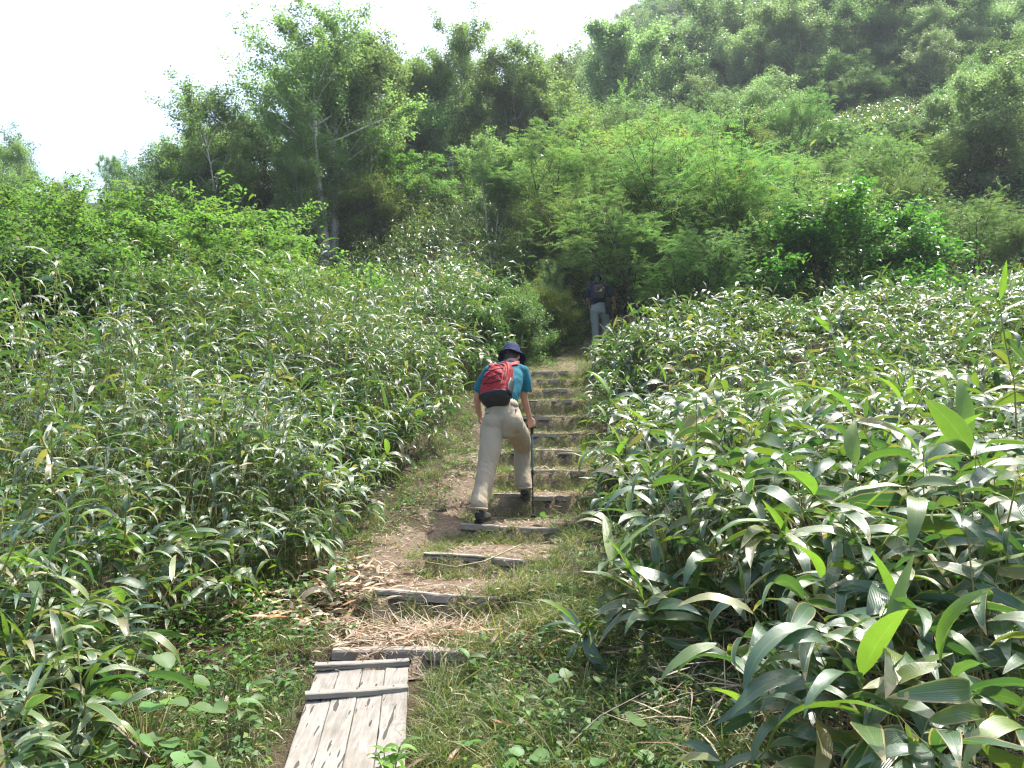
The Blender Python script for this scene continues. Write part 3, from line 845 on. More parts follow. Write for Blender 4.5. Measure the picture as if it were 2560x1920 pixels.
n = 1400; y = rng.uniform(2.4, 5, n); x = path_x(y) + rng.uniform(1.3, 3.2, n); litter(x, y, rng.uniform(.1, .4, n), rng.uniform(.003, .010, n), .12)
obj('leaf_litter', Ls.mesh('leaf_litter'), M['litter'], label='dry straw and dead bamboo leaves strewn over the path', category='leaf litter', kind='stuff')

# --- round-leaved plants one can point at
def round_leaf_mesh(seed, heart=True):
    r = random.Random(seed); V = [(0, 0, 0)]; n = 16
    for i in range(n):
        a = 2 * math.pi * i / n
        rad = .5 * (1 - .38 * max(0, math.cos(a - math.pi)) ** 6) * (1 + .10 * max(0, math.cos(a)) ** 4) * r.uniform(.95, 1.05)
        V.append((.5 + rad * math.cos(a), rad * math.sin(a), -.10 * abs(math.sin(a)) * -1 - .18 * (rad * math.cos(a)) ** 2 + r.uniform(-.02, .02)))
    V[0] = (.45, 0, -.02)
    Fc = [(0, i, i % n + 1) for i in range(1, n + 1)]
    me = bpy.data.meshes.new('leaf'); me.from_pydata(V, [], Fc); me.update()
    a = me.attributes.new('rnd', 'FLOAT', 'POINT'); a.data.foreach_set('value', [r.random()] * len(V))
    for p_ in me.polygons: p_.use_smooth = True
    me.materials.append(M['broad']); return me
RL = [round_leaf_mesh(i) for i in range(5)]
def round_plant(px, py, d, n, size, spread, H, label, seed, group=None):
    r = random.Random(seed); p = W(px, py, d); z = gz(p.x, p.y)
    root = empty('round_leaved_plant', (p.x, p.y, z), label=label, category='plant', group=group)
    tubes_ = []
    for i in range(n):
        a = i * 2.4 + r.random(); rr = spread * math.sqrt((i + .5) / n)
        h = H * (1 - .5 * rr / max(spread, .01)) * r.uniform(.7, 1.15)
        q = (rr * math.cos(a), rr * math.sin(a), h)
        o = obj('leaf', RL[i % 5], None, root)
        s = size * r.uniform(.7, 1.2); o.location = q; o.scale = (s, s, s)
        o.rotation_euler = (r.gauss(.0, .25), r.gauss(.25, .25), a + r.gauss(0, .5))
        tubes_.append(([(0, 0, -.01), (q[0] * .5, q[1] * .5, h * .7), q], [.003, .0025, .0015]))
    me = tube_mesh('stem', tubes_, 4); obj('stem', me, M['culm'], root)
    return root
round_plant(150, 620, 3.35, 30, .085, .26, .46, 'bushy plant with round light green leaves under the left bamboo', 1)
round_plant(128, 705, 2.9, 26, .095, .28, .30, 'darker round-leaved plant low in the bottom left, below the light one', 2)
round_plant(165, 690, 3.2, 5, .07, .10, .22, 'small round-leaved plant with crinkled leaves beside bare litter at lower left', 3)
round_plant(500, 735, 3.3, 8, .075, .16, .16, 'heart-leaved plant low in the grass right of the boardwalk', 4)
round_plant(620, 735, 3.2, 6, .085, .14, .20, 'heart-leaved plant with one hanging leaf near the bottom edge, right of the boardwalk', 5)
round_plant(585, 672, 3.9, 5, .07, .12, .20, 'small round-leaved plant in the shade of the arching bamboo', 6)
round_plant(478, 632, 4.5, 3, .06, .03, .12, 'tiny bright green seedling at the right end of the lowest step', 7)
round_plant(552, 513, 7.2, 8, .07, .12, .14, 'pale green leafy plant on the step just right of the pole tip', 8)
round_plant(90, 665, 3.1, 18, .085, .24, .34, 'clump of round leaves against the bamboo stems at lower left', 9)

def lance_plant(px, py, d, n, size, H, label, seed, m='broad', up=.6):
    r = np.random.default_rng(seed); p = W(px, py, d); z = gz(p.x, p.y)
    root = empty('leafy_plant', (p.x, p.y, z), label=label, category='plant')
    rr = random.Random(seed)
    V, F, A = blades(r, np.zeros((1, 3)), np.zeros(1), np.array([up]), np.array([1.0]), np.array([.1]), np.array([.034]), 6, 2, fold=.15, roll=np.array([.1]))
    me = mesh_np('leaf', V, F, A, True); me.materials.append(M[m])
    st = []
    for k in range(max(1, n // 6)):
        q = (rr.gauss(0, .05), rr.gauss(0, .05), H * rr.uniform(.7, 1.1)); st.append(([(0, 0, -.02), (q[0] * .6, q[1] * .6, q[2] * .5), q], [.003, .0025, .002]))
        for j in range(6):
            o = obj('leaf', me, None, root); s = size / .1 * rr.uniform(.7, 1.2); t = 1 - .1 * j
            o.location = (q[0] * t, q[1] * t, q[2] * t); o.scale = (s, s, s); o.rotation_euler = (rr.gauss(0, .2), rr.gauss(.1, .25), j * 2.4 + rr.gauss(0, .3))
    obj('stem', tube_mesh('stem', st, 4), M['culm'], root)
lance_plant(388, 752, 3.15, 30, .085, .15, 'silvery green leafy plant growing over the near right corner of the boardwalk', 21)
lance_plant(345, 590, 4.7, 12, .06, .10, 'little leafy weed beside the left end of the second step', 22)
lance_plant(535, 690, 3.5, 12, .09, .20, 'broad green weed standing in grass between boardwalk and arching bamboo', 23)
lance_plant(250, 690, 3.6, 12, .10, .22, 'upright weed with blue-green leaves left of the boardwalk', 24)
lance_plant(290, 650, 4.0, 12, .08, .16, 'pale weed with pointed leaves at the left corner of the top cleat', 25)
lance_plant(470, 660, 4.2, 6, .10, .16, 'single-stemmed weed with broad pointed leaves right of the top cleat', 26)

# curled dead bamboo leaves
def dead_leaf(px, py, d, L, az, pitch, droop, label):
    p = W(px, py, d); p.z = gz(p.x, p.y) + .015
    r = np.random.default_rng(int(px * 7 + py))
    V, F, A = blades(r, np.zeros((1, 3)), np.array([az]), np.array([pitch]), np.array([droop]), np.array([L]), np.array([L * .2]), 10, 2, fold=.3, roll=np.array([.4]), rnd=np.array([.5]))
    o = obj('dead_leaf', mesh_np('dead_leaf', V, F, A, True), M['litter'], label=label, category='dead leaf', group='large dead leaves on the trail'); o.location = p
dead_leaf(300, 592, 4.9, .30, .3, 1.45, 3.0, 'large curled tan dead leaf arching up left of the second step')
dead_leaf(335, 590, 4.9, .25, 2.6, 1.2, 2.6, 'pale dead leaf hooked over the dry heap left of the second step')
dead_leaf(348, 600, 4.8, .22, -1.2, .8, 1.9, 'narrow grey dead leaf hanging at the left end of the second step')
dead_leaf(455, 700, 3.6, .13, .3, .25, .3, 'orange-brown dead leaf in the grass right of the boardwalk')
dead_leaf(560, 745, 3.2, .20, .5, .3, .5, 'rusty dead leaf by the heart-leaved plants at the bottom')
dead_leaf(546, 470, 8.8, .12, .3, .2, .4, 'small orange dead leaf on the right end of a step by the trekking pole')
# fallen stalks across the third step
def stalk(pts, label, r=.004, m='culm'):
    P = [W(*q) for q in pts]
    for v in P: v.z = max(v.z, gz(v.x, v.y) + .01)
    base = P[0].copy(); pl = [tuple(v - base) for v in P]
    o = obj('fallen_stalk', tube_mesh('fallen_stalk', [(pl, [r] * len(pl))], 5), M[m], label=label, category='fallen stalk'); o.location = base
stalk([(427, 562, 5.8), (455, 567, 5.75), (485, 561, 5.85), (520, 545, 6.2)], 'thin curved tan stalk lying below the third step', .005)
stalk([(566, 748, 3.15), (600, 716, 3.3), (646, 692, 3.5)], 'thin straight tan stalk lying at an angle near the bottom, right of centre', .003, 'grey_bark')
stalk([(100, 690, 3.2), (112, 725, 3.05), (150, 758, 2.9)], 'bare brown twig on the litter at the bottom left', .005, 'grey_bark')
# ------------------------------------------------------------------ trees
def bez(p0, d0, L, n, r, bend=.25, grav=0.0):
    """wandering polyline"""
    pts = [Vector(p0)]; d = Vector(d0).normalized()
    for i in range(n):
        d = (d + Vector((r.gauss(0, bend), r.gauss(0, bend), r.gauss(0, bend) + grav)) * .35).normalized()
        pts.append(pts[-1] + d * (L / n))
    return pts
def along(pts, t):
    f = t * (len(pts) - 1); i = min(int(f), len(pts) - 2); f -= i
    return pts[i].lerp(pts[i + 1], f), (pts[i + 1] - pts[i]).normalized()
def tree_proto(name, seed, H, spread, stems=1, stem_spread=.15, limbs=14, twigs=6, nleaf=30000, ls=.07, lw=.62, leaf='birch_leaf', bark='grey_bark',
               t0=.25, elev=(.5, 1.1), r0=.09, shape='oval', flat=1.0, sig=.10, up=.55, pinnate=False, lean=(0, 0), limb_bend=.35, droop=.25, twigf=.42, sub=2):
    r = random.Random(seed); rg = np.random.default_rng(seed)
    polys_thick, polys_thin = [], []
    twl = []
    for s in range(stems):
        a = 2 * math.pi * s / stems + r.random()
        d0 = Vector((math.cos(a) * stem_spread + lean[0], math.sin(a) * stem_spread + lean[1], 1))
        hs = H * (1 if s == 0 else r.uniform(.7, .97)) * .92
        st = bez((math.cos(a) * r0 * .8 * (stems > 1), math.sin(a) * r0 * .8 * (stems > 1), -.15), d0, hs, 9, r, .16, .06)
        rad0 = r0 * (1 if stems == 1 else .75)
        polys_thick.append((st, [rad0 * (1.25 if i == 0 else 1) * (1 - i / 9) ** .8 + .006 for i in range(10)]))
        ga = r.random() * 6
        for i in range(limbs):
            t = t0 + (1 - t0) * ((i + .5) / limbs) ** .9
            p, dt = along(st, min(t, .985))
            ga += 2.4
            if shape == 'oval': pf = math.sin(math.pi * (.12 + .80 * ((t - t0) / (1 - t0)))) ** .7
            elif shape == 'dome': pf = (1 - ((t - t0) / (1 - t0)) ** 2.2) ** .6 * .95 + .15
            else: pf = .35 + .65 * (t - t0) / (1 - t0) if t < .8 else .7
            L = spread * pf * r.uniform(.72, 1.15)
            el = elev[0] + (elev[1] - elev[0]) * (t - t0) / (1 - t0) + r.gauss(0, .12)
            d = Vector((math.cos(ga) * math.cos(el), math.sin(ga) * math.cos(el), math.sin(el)))
            lb = bez(p, d, L, 6, r, limb_bend, .08)
            rr = max(.006, rad0 * (1 - t) * .55 + .008)
            polys_thin.append((lb, [rr * (1 - .8 * k / 6) for k in range(7)]))
            for j in range(twigs):
                tt = r.uniform(.30, 1.0) if j else 1.0
                q, dq = along(lb, min(tt, .99))
                dd = (dq + Vector((r.gauss(0, .7), r.gauss(0, .7), r.gauss(.15, .45) * flat))).normalized()
                lt = L * twigf * r.uniform(.5, 1.1) + .15
                tw = bez(q, dd, lt, 3, r, .3, .05 if flat > .6 else -.05)
                polys_thin.append((tw, [.006, .0045, .003, .002]))
                twl.append((tw, lt))
                for _ in range(sub):
                    q2, d2 = along(tw, r.uniform(.3, .9))
                    dd2 = (d2 + Vector((r.gauss(0, .8), r.gauss(0, .8), r.gauss(.1, .5) * flat))).normalized()
                    l2 = lt * r.uniform(.35, .7)
                    tw2 = bez(q2, dd2, l2, 2, r, .3, .0)
                    polys_thin.append((tw2, [.004, .003, .0015])); twl.append((tw2, l2))
    # leaves along every twig
    P0 = np.array([tuple(t[0][0]) for t in twl]); P1 = np.array([tuple(t[0][-1]) for t in twl]); Lw = np.array([t[1] for t in twl])
    if pinnate:
        nr_ = nleaf // 11
        ti = rg.choice(len(twl), nr_, p=Lw / Lw.sum())
        tt = rg.beta(1.6, 1.1, nr_)[:, None]
        c = P0[ti] + (P1[ti] - P0[ti]) * tt + rg.normal(0, sig, (nr_, 3)) * [1, 1, flat * .8]
        tdir = (P1[ti] - P0[ti]); tdir /= np.linalg.norm(tdir, axis=1, keepdims=True) + 1e-9
        ax = tdir + rg.normal(0, .7, (nr_, 3)); ax[:, 2] = ax[:, 2] * .6; ax /= np.linalg.norm(ax, axis=1, keepdims=True)
        sd = np.cross(ax, np.array([0, 0, 1.]) + rg.normal(0, .25, (nr_, 3))); sd /= np.linalg.norm(sd, axis=1, keepdims=True) + 1e-9
        RL_ = ls * 3.2
        Cs, Ds = [], []
        for k in range(5):
            for sgn in (-1, 1):
                q = c + ax * RL_ * (k / 5) - np.array([0, 0, 1]) * RL_ * .25 * (k / 5) ** 2
                dv = sd * sgn + ax * .35; dv[:, 2] -= .15
                Cs.append(q + dv * ls * .45); Ds.append(dv)
        Cs.append(c + ax * RL_ * 1.02 - np.array([0, 0, 1]) * RL_ * .25); Ds.append(ax)
        C_, D_ = np.concatenate(Cs), np.concatenate(Ds)
        nl = len(C_)
        V, F, A = leaf_quads(rg, C_, D_, np.full(nl, ls), np.full(nl, ls * .34), up=.8, droop=.1)
        A['rnd'] = np.repeat(np.tile(rg.random(nr_), 11), 4)
    else:
        ti = rg.choice(len(twl), nleaf, p=Lw / Lw.sum())
        tt = rg.beta(1.7, 1.0, nleaf)[:, None]
        c = P0[ti] + (P1[ti] - P0[ti]) * tt * 1.05 + rg.normal(0, sig, (nleaf, 3)) * [1, 1, flat]
        d = (P1[ti] - P0[ti]) / (Lw[ti][:, None] + 1e-6) * .6 + rg.normal(0, .8, (nleaf, 3)); d[:, 2] = d[:, 2] * .5 - .15
        L = ls * rg.uniform(.65, 1.25, nleaf)
        V, F, A = leaf_quads(rg, c, d, L, L * lw, up=up, droop=droop)
        # hue runs in clusters: leaves of a twig resemble each other
        A['rnd'] = np.repeat(np.clip(rg.random(len(twl))[ti] * .5 + rg.random(nleaf) * .5, 0, 1), 4)
    V1, F1 = tubes(polys_thick, 8); V2, F2 = tubes(polys_thin, 4)
    wood = mesh_np('trunk', V1, F1, None, True); br = mesh_np('branches', V2, F2, None, True)
    cr = mesh_np('crown', V, F, A)
    wood.materials.append(M[bark]); br.materials.append(M[bark]); cr.materials.append(M[leaf])
    zmax = float(V[:, 2].max())
    return dict(trunk=wood, branches=br, crown=cr, H=zmax, name=name)
def put_tree(P, x, y, height, rot, label, cat='tree', group=None, zoff=0, sx=1.0, name=None, tilt=(0, 0)):
    s = height / P['H']
    z = gz(x, y) - .08 * 1 + zoff
    root = empty(name or P['name'], (x, y, z), (tilt[0], tilt[1], rot), label=label, category=cat, group=group)
    root.scale = (s * sx, s * sx, s)
    for k in ('trunk', 'branches', 'crown'):
        o = obj(k, P[k], None, root)
        if k == 'crown': o['kind'] = 'stuff'
    return root
def tree_at(P, px, d, top, rot, label, cat='tree', group=None, sx=1.0, name=None, tilt=(0, 0)):
    """base under photo column px at distance d, crown top at photo row top"""
    x = (px - 512) / 800 * d
    z0 = gz(x, d)
    p = W(px, top, d); 
    return put_tree(P, x, d, max(1.0, p.z - z0), rot, label, cat, group, 0, sx, name, tilt)

BIG = tree_proto('birch_tree', 101, 9.5, 3.3, stems=3, stem_spread=.13, limbs=18, twigs=8, nleaf=44000, ls=.105, lw=.74, leaf='birch_leaf', bark='birch_bark', t0=.36, elev=(.35, 1.1), r0=.25, sig=.10, lean=(-.10, 0))
BIR = tree_proto('birch_tree', 102, 8, 2.5, stems=2, stem_spread=.18, limbs=18, twigs=7, nleaf=30000, lw=.74, ls=.105, leaf='birch_leaf', bark='birch_bark', t0=.30, elev=(.6, 1.2), r0=.09, sig=.12)
BIR2 = tree_proto('birch_tree', 103, 8, 2.2, stems=3, stem_spread=.20, limbs=15, twigs=7, nleaf=26000, lw=.74, ls=.105, leaf='birch_leaf', bark='birch_bark', t0=.34, elev=(.7, 1.25), r0=.09, sig=.11)
DRK = tree_proto('dark_tree', 104, 7, 3.2, stems=2, stem_spread=.22, limbs=22, twigs=7, nleaf=34000, lw=.74, ls=.112, leaf='dark_leaf', bark='dark_bark', t0=.15, elev=(.15, 1.0), r0=.12, shape='dome', sig=.13)
MAP = tree_proto('maple_tree', 105, 4.5, 2.2, stems=2, stem_spread=.30, limbs=12, twigs=7, nleaf=19000, ls=.105, lw=.58, leaf='maple_leaf', bark='grey_bark', t0=.28, elev=(.15, .7), r0=.06, shape='dome', flat=.35, sig=.10, up=.8)
ALD = tree_proto('alder_shrub', 106, 3.4, 1.6, stems=4, stem_spread=.28, limbs=12, twigs=6, nleaf=21000, ls=.088, lw=.9, leaf='alder_leaf', bark='grey_bark', t0=.10, elev=(.2, 1.0), r0=.05, shape='dome', sig=.10, up=.6)
ASH = tree_proto('feathery_shrub', 107, 4.2, 1.9, stems=6, stem_spread=.42, limbs=9, twigs=6, nleaf=46000, ls=.066, leaf='ash_leaf', bark='dark_bark', t0=.36, elev=(.5, 1.1), r0=.045, shape='dome', flat=.6, sig=.09, pinnate=True)
ASH2 = tree_proto('feathery_shrub', 108, 3.6, 1.7, stems=5, stem_spread=.5, limbs=9, twigs=6, nleaf=40000, ls=.066, leaf='ash_leaf', bark='dark_bark', t0=.32, elev=(.4, 1.0), r0=.04, shape='dome', flat=.6, sig=.09, pinnate=True)
ALD2 = tree_proto('round_leaved_tree', 116, 6, 2.5, stems=2, stem_spread=.15, limbs=20, twigs=7, nleaf=26000, ls=.11, lw=.85, leaf='far_pale', bark='grey_bark', t0=.12, elev=(.2, 1.1), r0=.10, sig=.13)
GLS = tree_proto('glossy_shrub', 109, 3.4, 1.9, stems=4, stem_spread=.45, limbs=10, twigs=7, nleaf=19000, ls=.135, lw=.5, leaf='gloss_leaf', bark='red_bark', t0=.20, elev=(.2, .8), r0=.07, shape='dome', sig=.10, up=.6)
YEL = tree_proto('yellow_green_shrub', 110, 3.0, 1.4, stems=4, stem_spread=.3, limbs=10, twigs=6, nleaf=26000, ls=.065, lw=.6, leaf='yellow_leaf', bark='grey_bark', t0=.15, elev=(.3, 1.0), r0=.035, shape='dome', sig=.09)
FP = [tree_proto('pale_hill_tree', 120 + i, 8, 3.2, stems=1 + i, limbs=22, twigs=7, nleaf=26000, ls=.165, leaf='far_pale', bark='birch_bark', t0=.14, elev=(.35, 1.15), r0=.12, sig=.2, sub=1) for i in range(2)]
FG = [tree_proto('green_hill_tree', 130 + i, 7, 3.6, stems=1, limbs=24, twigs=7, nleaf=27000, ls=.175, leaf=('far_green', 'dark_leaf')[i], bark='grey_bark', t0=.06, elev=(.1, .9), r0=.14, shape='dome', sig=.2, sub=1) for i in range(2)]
FS = tree_proto('hill_shrub', 140, 3.2, 2.8, stems=4, stem_spread=.4, limbs=12, twigs=7, nleaf=34000, ls=.12, leaf='far_green', bark='dark_bark', t0=.10, elev=(.1, .8), r0=.06, shape='dome', flat=.6, sig=.13, sub=1)

TL = [
 # proto, px, d, top, rot, sx, label, category
 (BIG, 326, 27, -4, 0.2, 1.0, 'tallest birch with a thick pale leaning trunk and broad airy crown', 'birch tree'),
 (BIR2, 361, 29, 26, 1.3, 1.0, 'slim pale birch with crown parted from the tallest one by a gap of sky', 'birch tree'),
 (BIR, 292, 26, 110, 2.0, .8, 'small forked birch with thin white stems left of the thick pale trunk', 'birch tree'),
 (BIR, 446, 34, 8, .4, 1.0, 'birch with see-through narrow crown standing on the skyline above the hikers', 'birch tree'),
 (BIR2, 408, 37, 52, 2.2, .9, 'small-crowned birch on the skyline just left of the see-through one', 'birch tree'),
 (BIR, 492, 34, 38, 3.0, 1.0, 'birch with yellowish top right of the see-through skyline birch', 'birch tree'),
 (DRK, 405, 33, 74, 1.0, 1.0, 'dark round-crowned tree wedged between two birches at the skyline', 'broadleaf tree'),
 (DRK, 250, 31, 92, 2.2, 1.0, 'dark tree left of the tallest birch, its top notching the sky', 'broadleaf tree'),
 (DRK, 200, 30, 122, .5, 1.0, 'dark bluish tree at the left shoulder of the birch group', 'broadleaf tree'),
 (BIR, 300, 35, 60, 4.0, 1.1, 'leafy birch filling the space behind the thick pale trunk', 'broadleaf tree'),
 (BIR, 235, 28, 130, 4.4, 1.0, 'grey-green birch in front of the dark trees at the left shoulder', 'birch tree'),
 (BIR2, 392, 34, 105, 5.0, 1.2, 'low bushy birch right of the thick pale trunk', 'birch tree'),
 (BIR2, 437, 36, 112, .9, 1.2, 'birch with silvery leaves beside the upper bamboo slope', 'birch tree'),
 (DRK, 150, 33, 150, 3.0, .8, 'small dark tree last in the row toward the open sky', 'broadleaf tree'),
 (BIR, 178, 29, 104, 1.4, 1.0, 'leafy birch stepping down the skyline left of the dark shoulder tree', 'birch tree'),
 (DRK, 132, 29, 150, 2.9, .9, 'low dark round tree at the end of the belt, before the sky gap', 'broadleaf tree'),
 (BIR, 372, 31, 60, 3.6, 1.1, 'broad birch joining the crowns of the tallest birch and the dark wedge tree', 'birch tree'),
 (BIR, 462, 37, 40, 4.9, 1.0, 'leafy tree just behind the see-through skyline birch', 'broadleaf tree'),
 (BIR2, 520, 35, 48, 2.9, 1.2, 'bushy birch below the see-through skyline birch', 'birch tree'),
 (FP[0], 566, 62, 60, 1.2, .9, 'grey-green tree in the dip between belt and ridge', 'broadleaf tree'),
 (YEL, 372, 27.5, 158, 2.6, 1.1, 'sunlit yellow-green bush between the slim trunk and the bamboo slope', 'shrub'),
 (MAP, 405, 29.5, 128, .6, 1.0, 'light green maple at the top of the bamboo slope', 'maple tree'),
 (ALD, 480, 14.2, 292, 5.9, .8, 'low dark leafy bush in the left bamboo before the tunnel', 'shrub'),
 (ALD, 512, 15.0, 282, 1.2, .95, 'leafy bush leaning over the left edge of the upper path', 'shrub'),
 (YEL, 548, 17.4, 268, 3.2, .9, 'leafy bush shading the path left of the far hiker', 'shrub'),
 (DRK, 545, 18.6, 256, .6, .55, 'dark bush hanging over the left side of the path by the far hiker', 'shrub'),
 (ASH2, 700, 16.4, 215, 5.1, .9, 'feathery shrub nearest the right bamboo bank', 'shrub'),
 (MAP, 100, 19, 172, 1.3, 1.2, 'layered green maple rising between the alders and the skyline', 'maple tree'),
 (BIR, 214, 26, 74, 5.6, 1.0, 'airy green birch closing the belt just left of the tallest one', 'birch tree'),
 (DRK, 160, 24, 142, 1.9, .8, 'round dark green tree behind the light maples at the left', 'broadleaf tree'),
 (BIR2, 105, 36, 150, 1.9, .6, 'wispy sapling standing alone against the sky', 'sapling'),
 (BIR, 15, 30, 132, 5.2, .75, 'pale hazy tree against the sky at the left edge', 'birch tree'),
 (BIR, 52, 31, 175, 2.9, .8, 'lower pale tree right of the one at the left edge', 'birch tree'),
 (MAP, 232, 17, 160, .3, 1.15, 'spreading maple with layered bright green sprays and visible grey stems', 'maple tree'),
 (MAP, 140, 18, 182, 2.4, 1.2, 'light green maple with reddish tips left of the spreading maple', 'maple tree'),
 (MAP, 60, 20, 205, 4.2, 1.2, 'light green layered maple behind the alder at the left', 'maple tree'),
 (MAP, 195, 15.5, 262, 5.1, .9, 'small dark green maple in the hollow between alder and bamboo', 'maple tree'),
 (YEL, 290, 19.5, 232, 1.0, 1.2, 'yellow-green bush with orange-tinted tips below the birch trunks', 'shrub'),
 (ALD, 30, 11.5, 208, .8, 1.05, 'big round-leaved alder shrub at the left edge', 'alder shrub'),
 (ALD, 95, 12.5, 228, 2.8, 1.05, 'round-leaved alder shrub right of the one at the left edge', 'alder shrub'),
 (ALD, -20, 10.5, 260, 4.6, 1.0, 'dark-stemmed alder shrub cut by the left edge', 'alder shrub'),
 (ALD, 130, 14.5, 282, 1.7, .9, 'small alder shrub before the dark hollow', 'alder shrub'),
 (BIR2, 492, 26, 135, 2.7, 1.0, 'silvery bush-like birch above the trail tunnel', 'birch tree'),
 (YEL, 556, 23.5, 178, 3.3, 1.0, 'yellow-green bush above and left of the far hiker', 'shrub'),
 (YEL, 660, 27, 100, 2.1, 1.2, 'bush with orange-brown top on the slope right of centre', 'shrub'),
 (DRK, 520, 22.5, 228, 5.5, .55, 'dark shrub shading the left side of the trail tunnel', 'shrub'),
 (YEL, 588, 23.5, 255, 1.5, .9, 'bright sunlit bush directly behind the far hiker', 'shrub'),
 (ALD, 505, 16.0, 268, 3.5, .9, 'low dark leafy bush at the left mouth of the trail tunnel', 'shrub'),
 (ASH, 612, 22, 160, .0, 1.1, 'feathery shrub with arching stems just right above the trail tunnel', 'shrub'),
 (ASH2, 655, 18.9, 188, 1.2, 1.15, 'feathery shrub overhanging the head of the far hiker', 'shrub'),
 (ASH, 700, 20, 98, 2.3, 1.0, 'tallest feathery shrub with bare dark stems at its base', 'shrub'),
 (ASH2, 765, 18.5, 150, 3.9, 1.1, 'feathery shrub with many dark upright stems left of the glossy bush', 'shrub'),
 (ASH, 905, 24, 165, 5.0, 1.2, 'feathery shrub behind the glossy bush', 'shrub'),
 (ASH2, 975, 21, 190, 4.4, 1.1, 'feathery shrub with thin dark trunks near the right edge', 'shrub'),
 (ASH, 1045, 20, 200, 3.1, 1.0, 'feathery shrub cut by the right edge', 'shrub'),
 (ASH2, 560, 26, 130, 2.0, 1.3, 'pale feathery shrub higher on the slope behind the trail tunnel', 'shrub'),
 (ASH2, 820, 28, 150, 2.6, 1.3, 'pale feathery shrub above the glossy bush', 'shrub'),
 (GLS, 842, 17.8, 182, 1.0, 1.15, 'glossy bright green bush with reddish-brown branching trunk', 'shrub'),
 (ALD2, 1005, 27, 60, 1.1, 1.15, 'tall round-leaved tree at the right edge', 'broadleaf tree'),
 (ALD2, 945, 32, 92, 2.0, 1.0, 'round-leaved tree left of the tall one at the right edge', 'broadleaf tree'),
 (ALD, 900, 31, 175, 3.0, 1.0, 'low round-leaved bush below the silvery bamboo meadow', 'shrub'),
 (FS, 790, 50, 105, .4, 1.2, 'flat-topped bright bush on the hill, left end of the hedge-like row', 'shrub'),
 (FS, 835, 50, 98, 1.9, 1.2, 'flat-topped bright bush in the middle of the hedge-like row on the hill', 'shrub'),
 (FS, 880, 50, 108, 3.1, 1.2, 'flat-topped bright bush at the right end of the hedge-like row on the hill', 'shrub'),
 (FP[0], 752, 60, 38, 1.0, .9, 'pale round-crowned birch with white trunks showing, midway up the hill', 'birch tree'),
 (FP[1], 706, 58, 70, 2.0, .8, 'smaller pale birch left of the round-crowned one on the hill', 'birch tree'),
 (FP[0], 905, 66, 30, 3.0, 1.0, 'large pale tree on the hill above the hedge-like bushes', 'birch tree'),
 (FP[1], 965, 68, 20, 4.0, 1.1, 'large pale tree with twin rounded tops near the right edge of the hill', 'birch tree'),
 (FG[1], 830, 70, 55, 2.0, 1.1, 'dark green tree between pale crowns halfway up the hill', 'broadleaf tree'),
 (FG[0], 620, 62, 88, 2.0, 1.0, 'green spreading tree at the foot of the hill ridge', 'broadleaf tree'),
 (FG[0], 545, 75, 58, 5.0, 1.0, 'small dark tree in the dip of the far ridge', 'broadleaf tree'),
 (FP[0], 516, 74, 40, .5, .9, 'hazy tree rising from the far ridge behind the yellowish birch', 'broadleaf tree'),
]
for (P, px, d, top, rot, sx, lab, cat) in TL:
    tree_at(P, px, d, top, rot, lab, cat, None, sx)

# the wood on the far hill: every tree a thing of its own
rf = random.Random(9); placed = []
n_far = 0
for tries in range(6000):
    if n_far >= 270: break
    d = 38 + 105 * rf.random() ** 1.1
    x = rf.uniform(-.10, .74) * d
    if x < -7: continue
    z = gz(x, d)
    u, v = project(x, d, z + 4)
    if u < 460 or u > 1070 or v < -45 or v > 190: continue
    if ((x - 17.5) / 6.5) ** 2 + ((d - 40.5) / 4.5) ** 2 < 1: continue
    ms = 2.9 + d * .016
    if any((a - x) ** 2 + (b - d) ** 2 < ms * ms for a, b in placed): continue
    placed.append((x, d)); n_far += 1
    vt = v - 0
    zone = 'near the top' if vt < 5 else ('high up' if vt < 45 else ('halfway up' if vt < 95 else 'low down'))
    colm = 'by the skyline' if u < 590 else ('above the tunnel' if u < 680 else ('above the feathery shrubs' if u < 780 else ('above the hedge-like row' if u < 900 else 'toward the right edge')))
    rank = 'nearer' if d < 75 else ('middle-distance' if d < 105 else 'faint far')
    q = rf.random()
    if d < 48: P = FS; h = rf.uniform(2.2, 3.4); g = 'bushes at the foot of the hill'; lab = 'rounded green bush at the foot of the hill ' + colm; cat = 'shrub'
    elif q < .36: P = FP[rf.randrange(2)]; h = rf.uniform(6.5, 11); g = 'pale trees of the hillside wood'; lab = rank + ' pale silvery-leaved tree ' + zone + ', ' + colm; cat = 'tree'
    elif q < .70: P = FG[0]; h = rf.uniform(5.5, 9); g = 'green trees of the hillside wood'; lab = rank + ' mid green tree ' + zone + ', ' + colm; cat = 'tree'
    else: P = FG[1]; h = rf.uniform(6, 10); g = 'dark trees of the hillside wood'; lab = rank + ' dark green tree ' + zone + ', ' + colm; cat = 'tree'
    put_tree(P, x, d, h, rf.random() * 6.28, lab, cat, g, 0, rf.uniform(.85, 1.15))
n2 = 0; pl2 = []
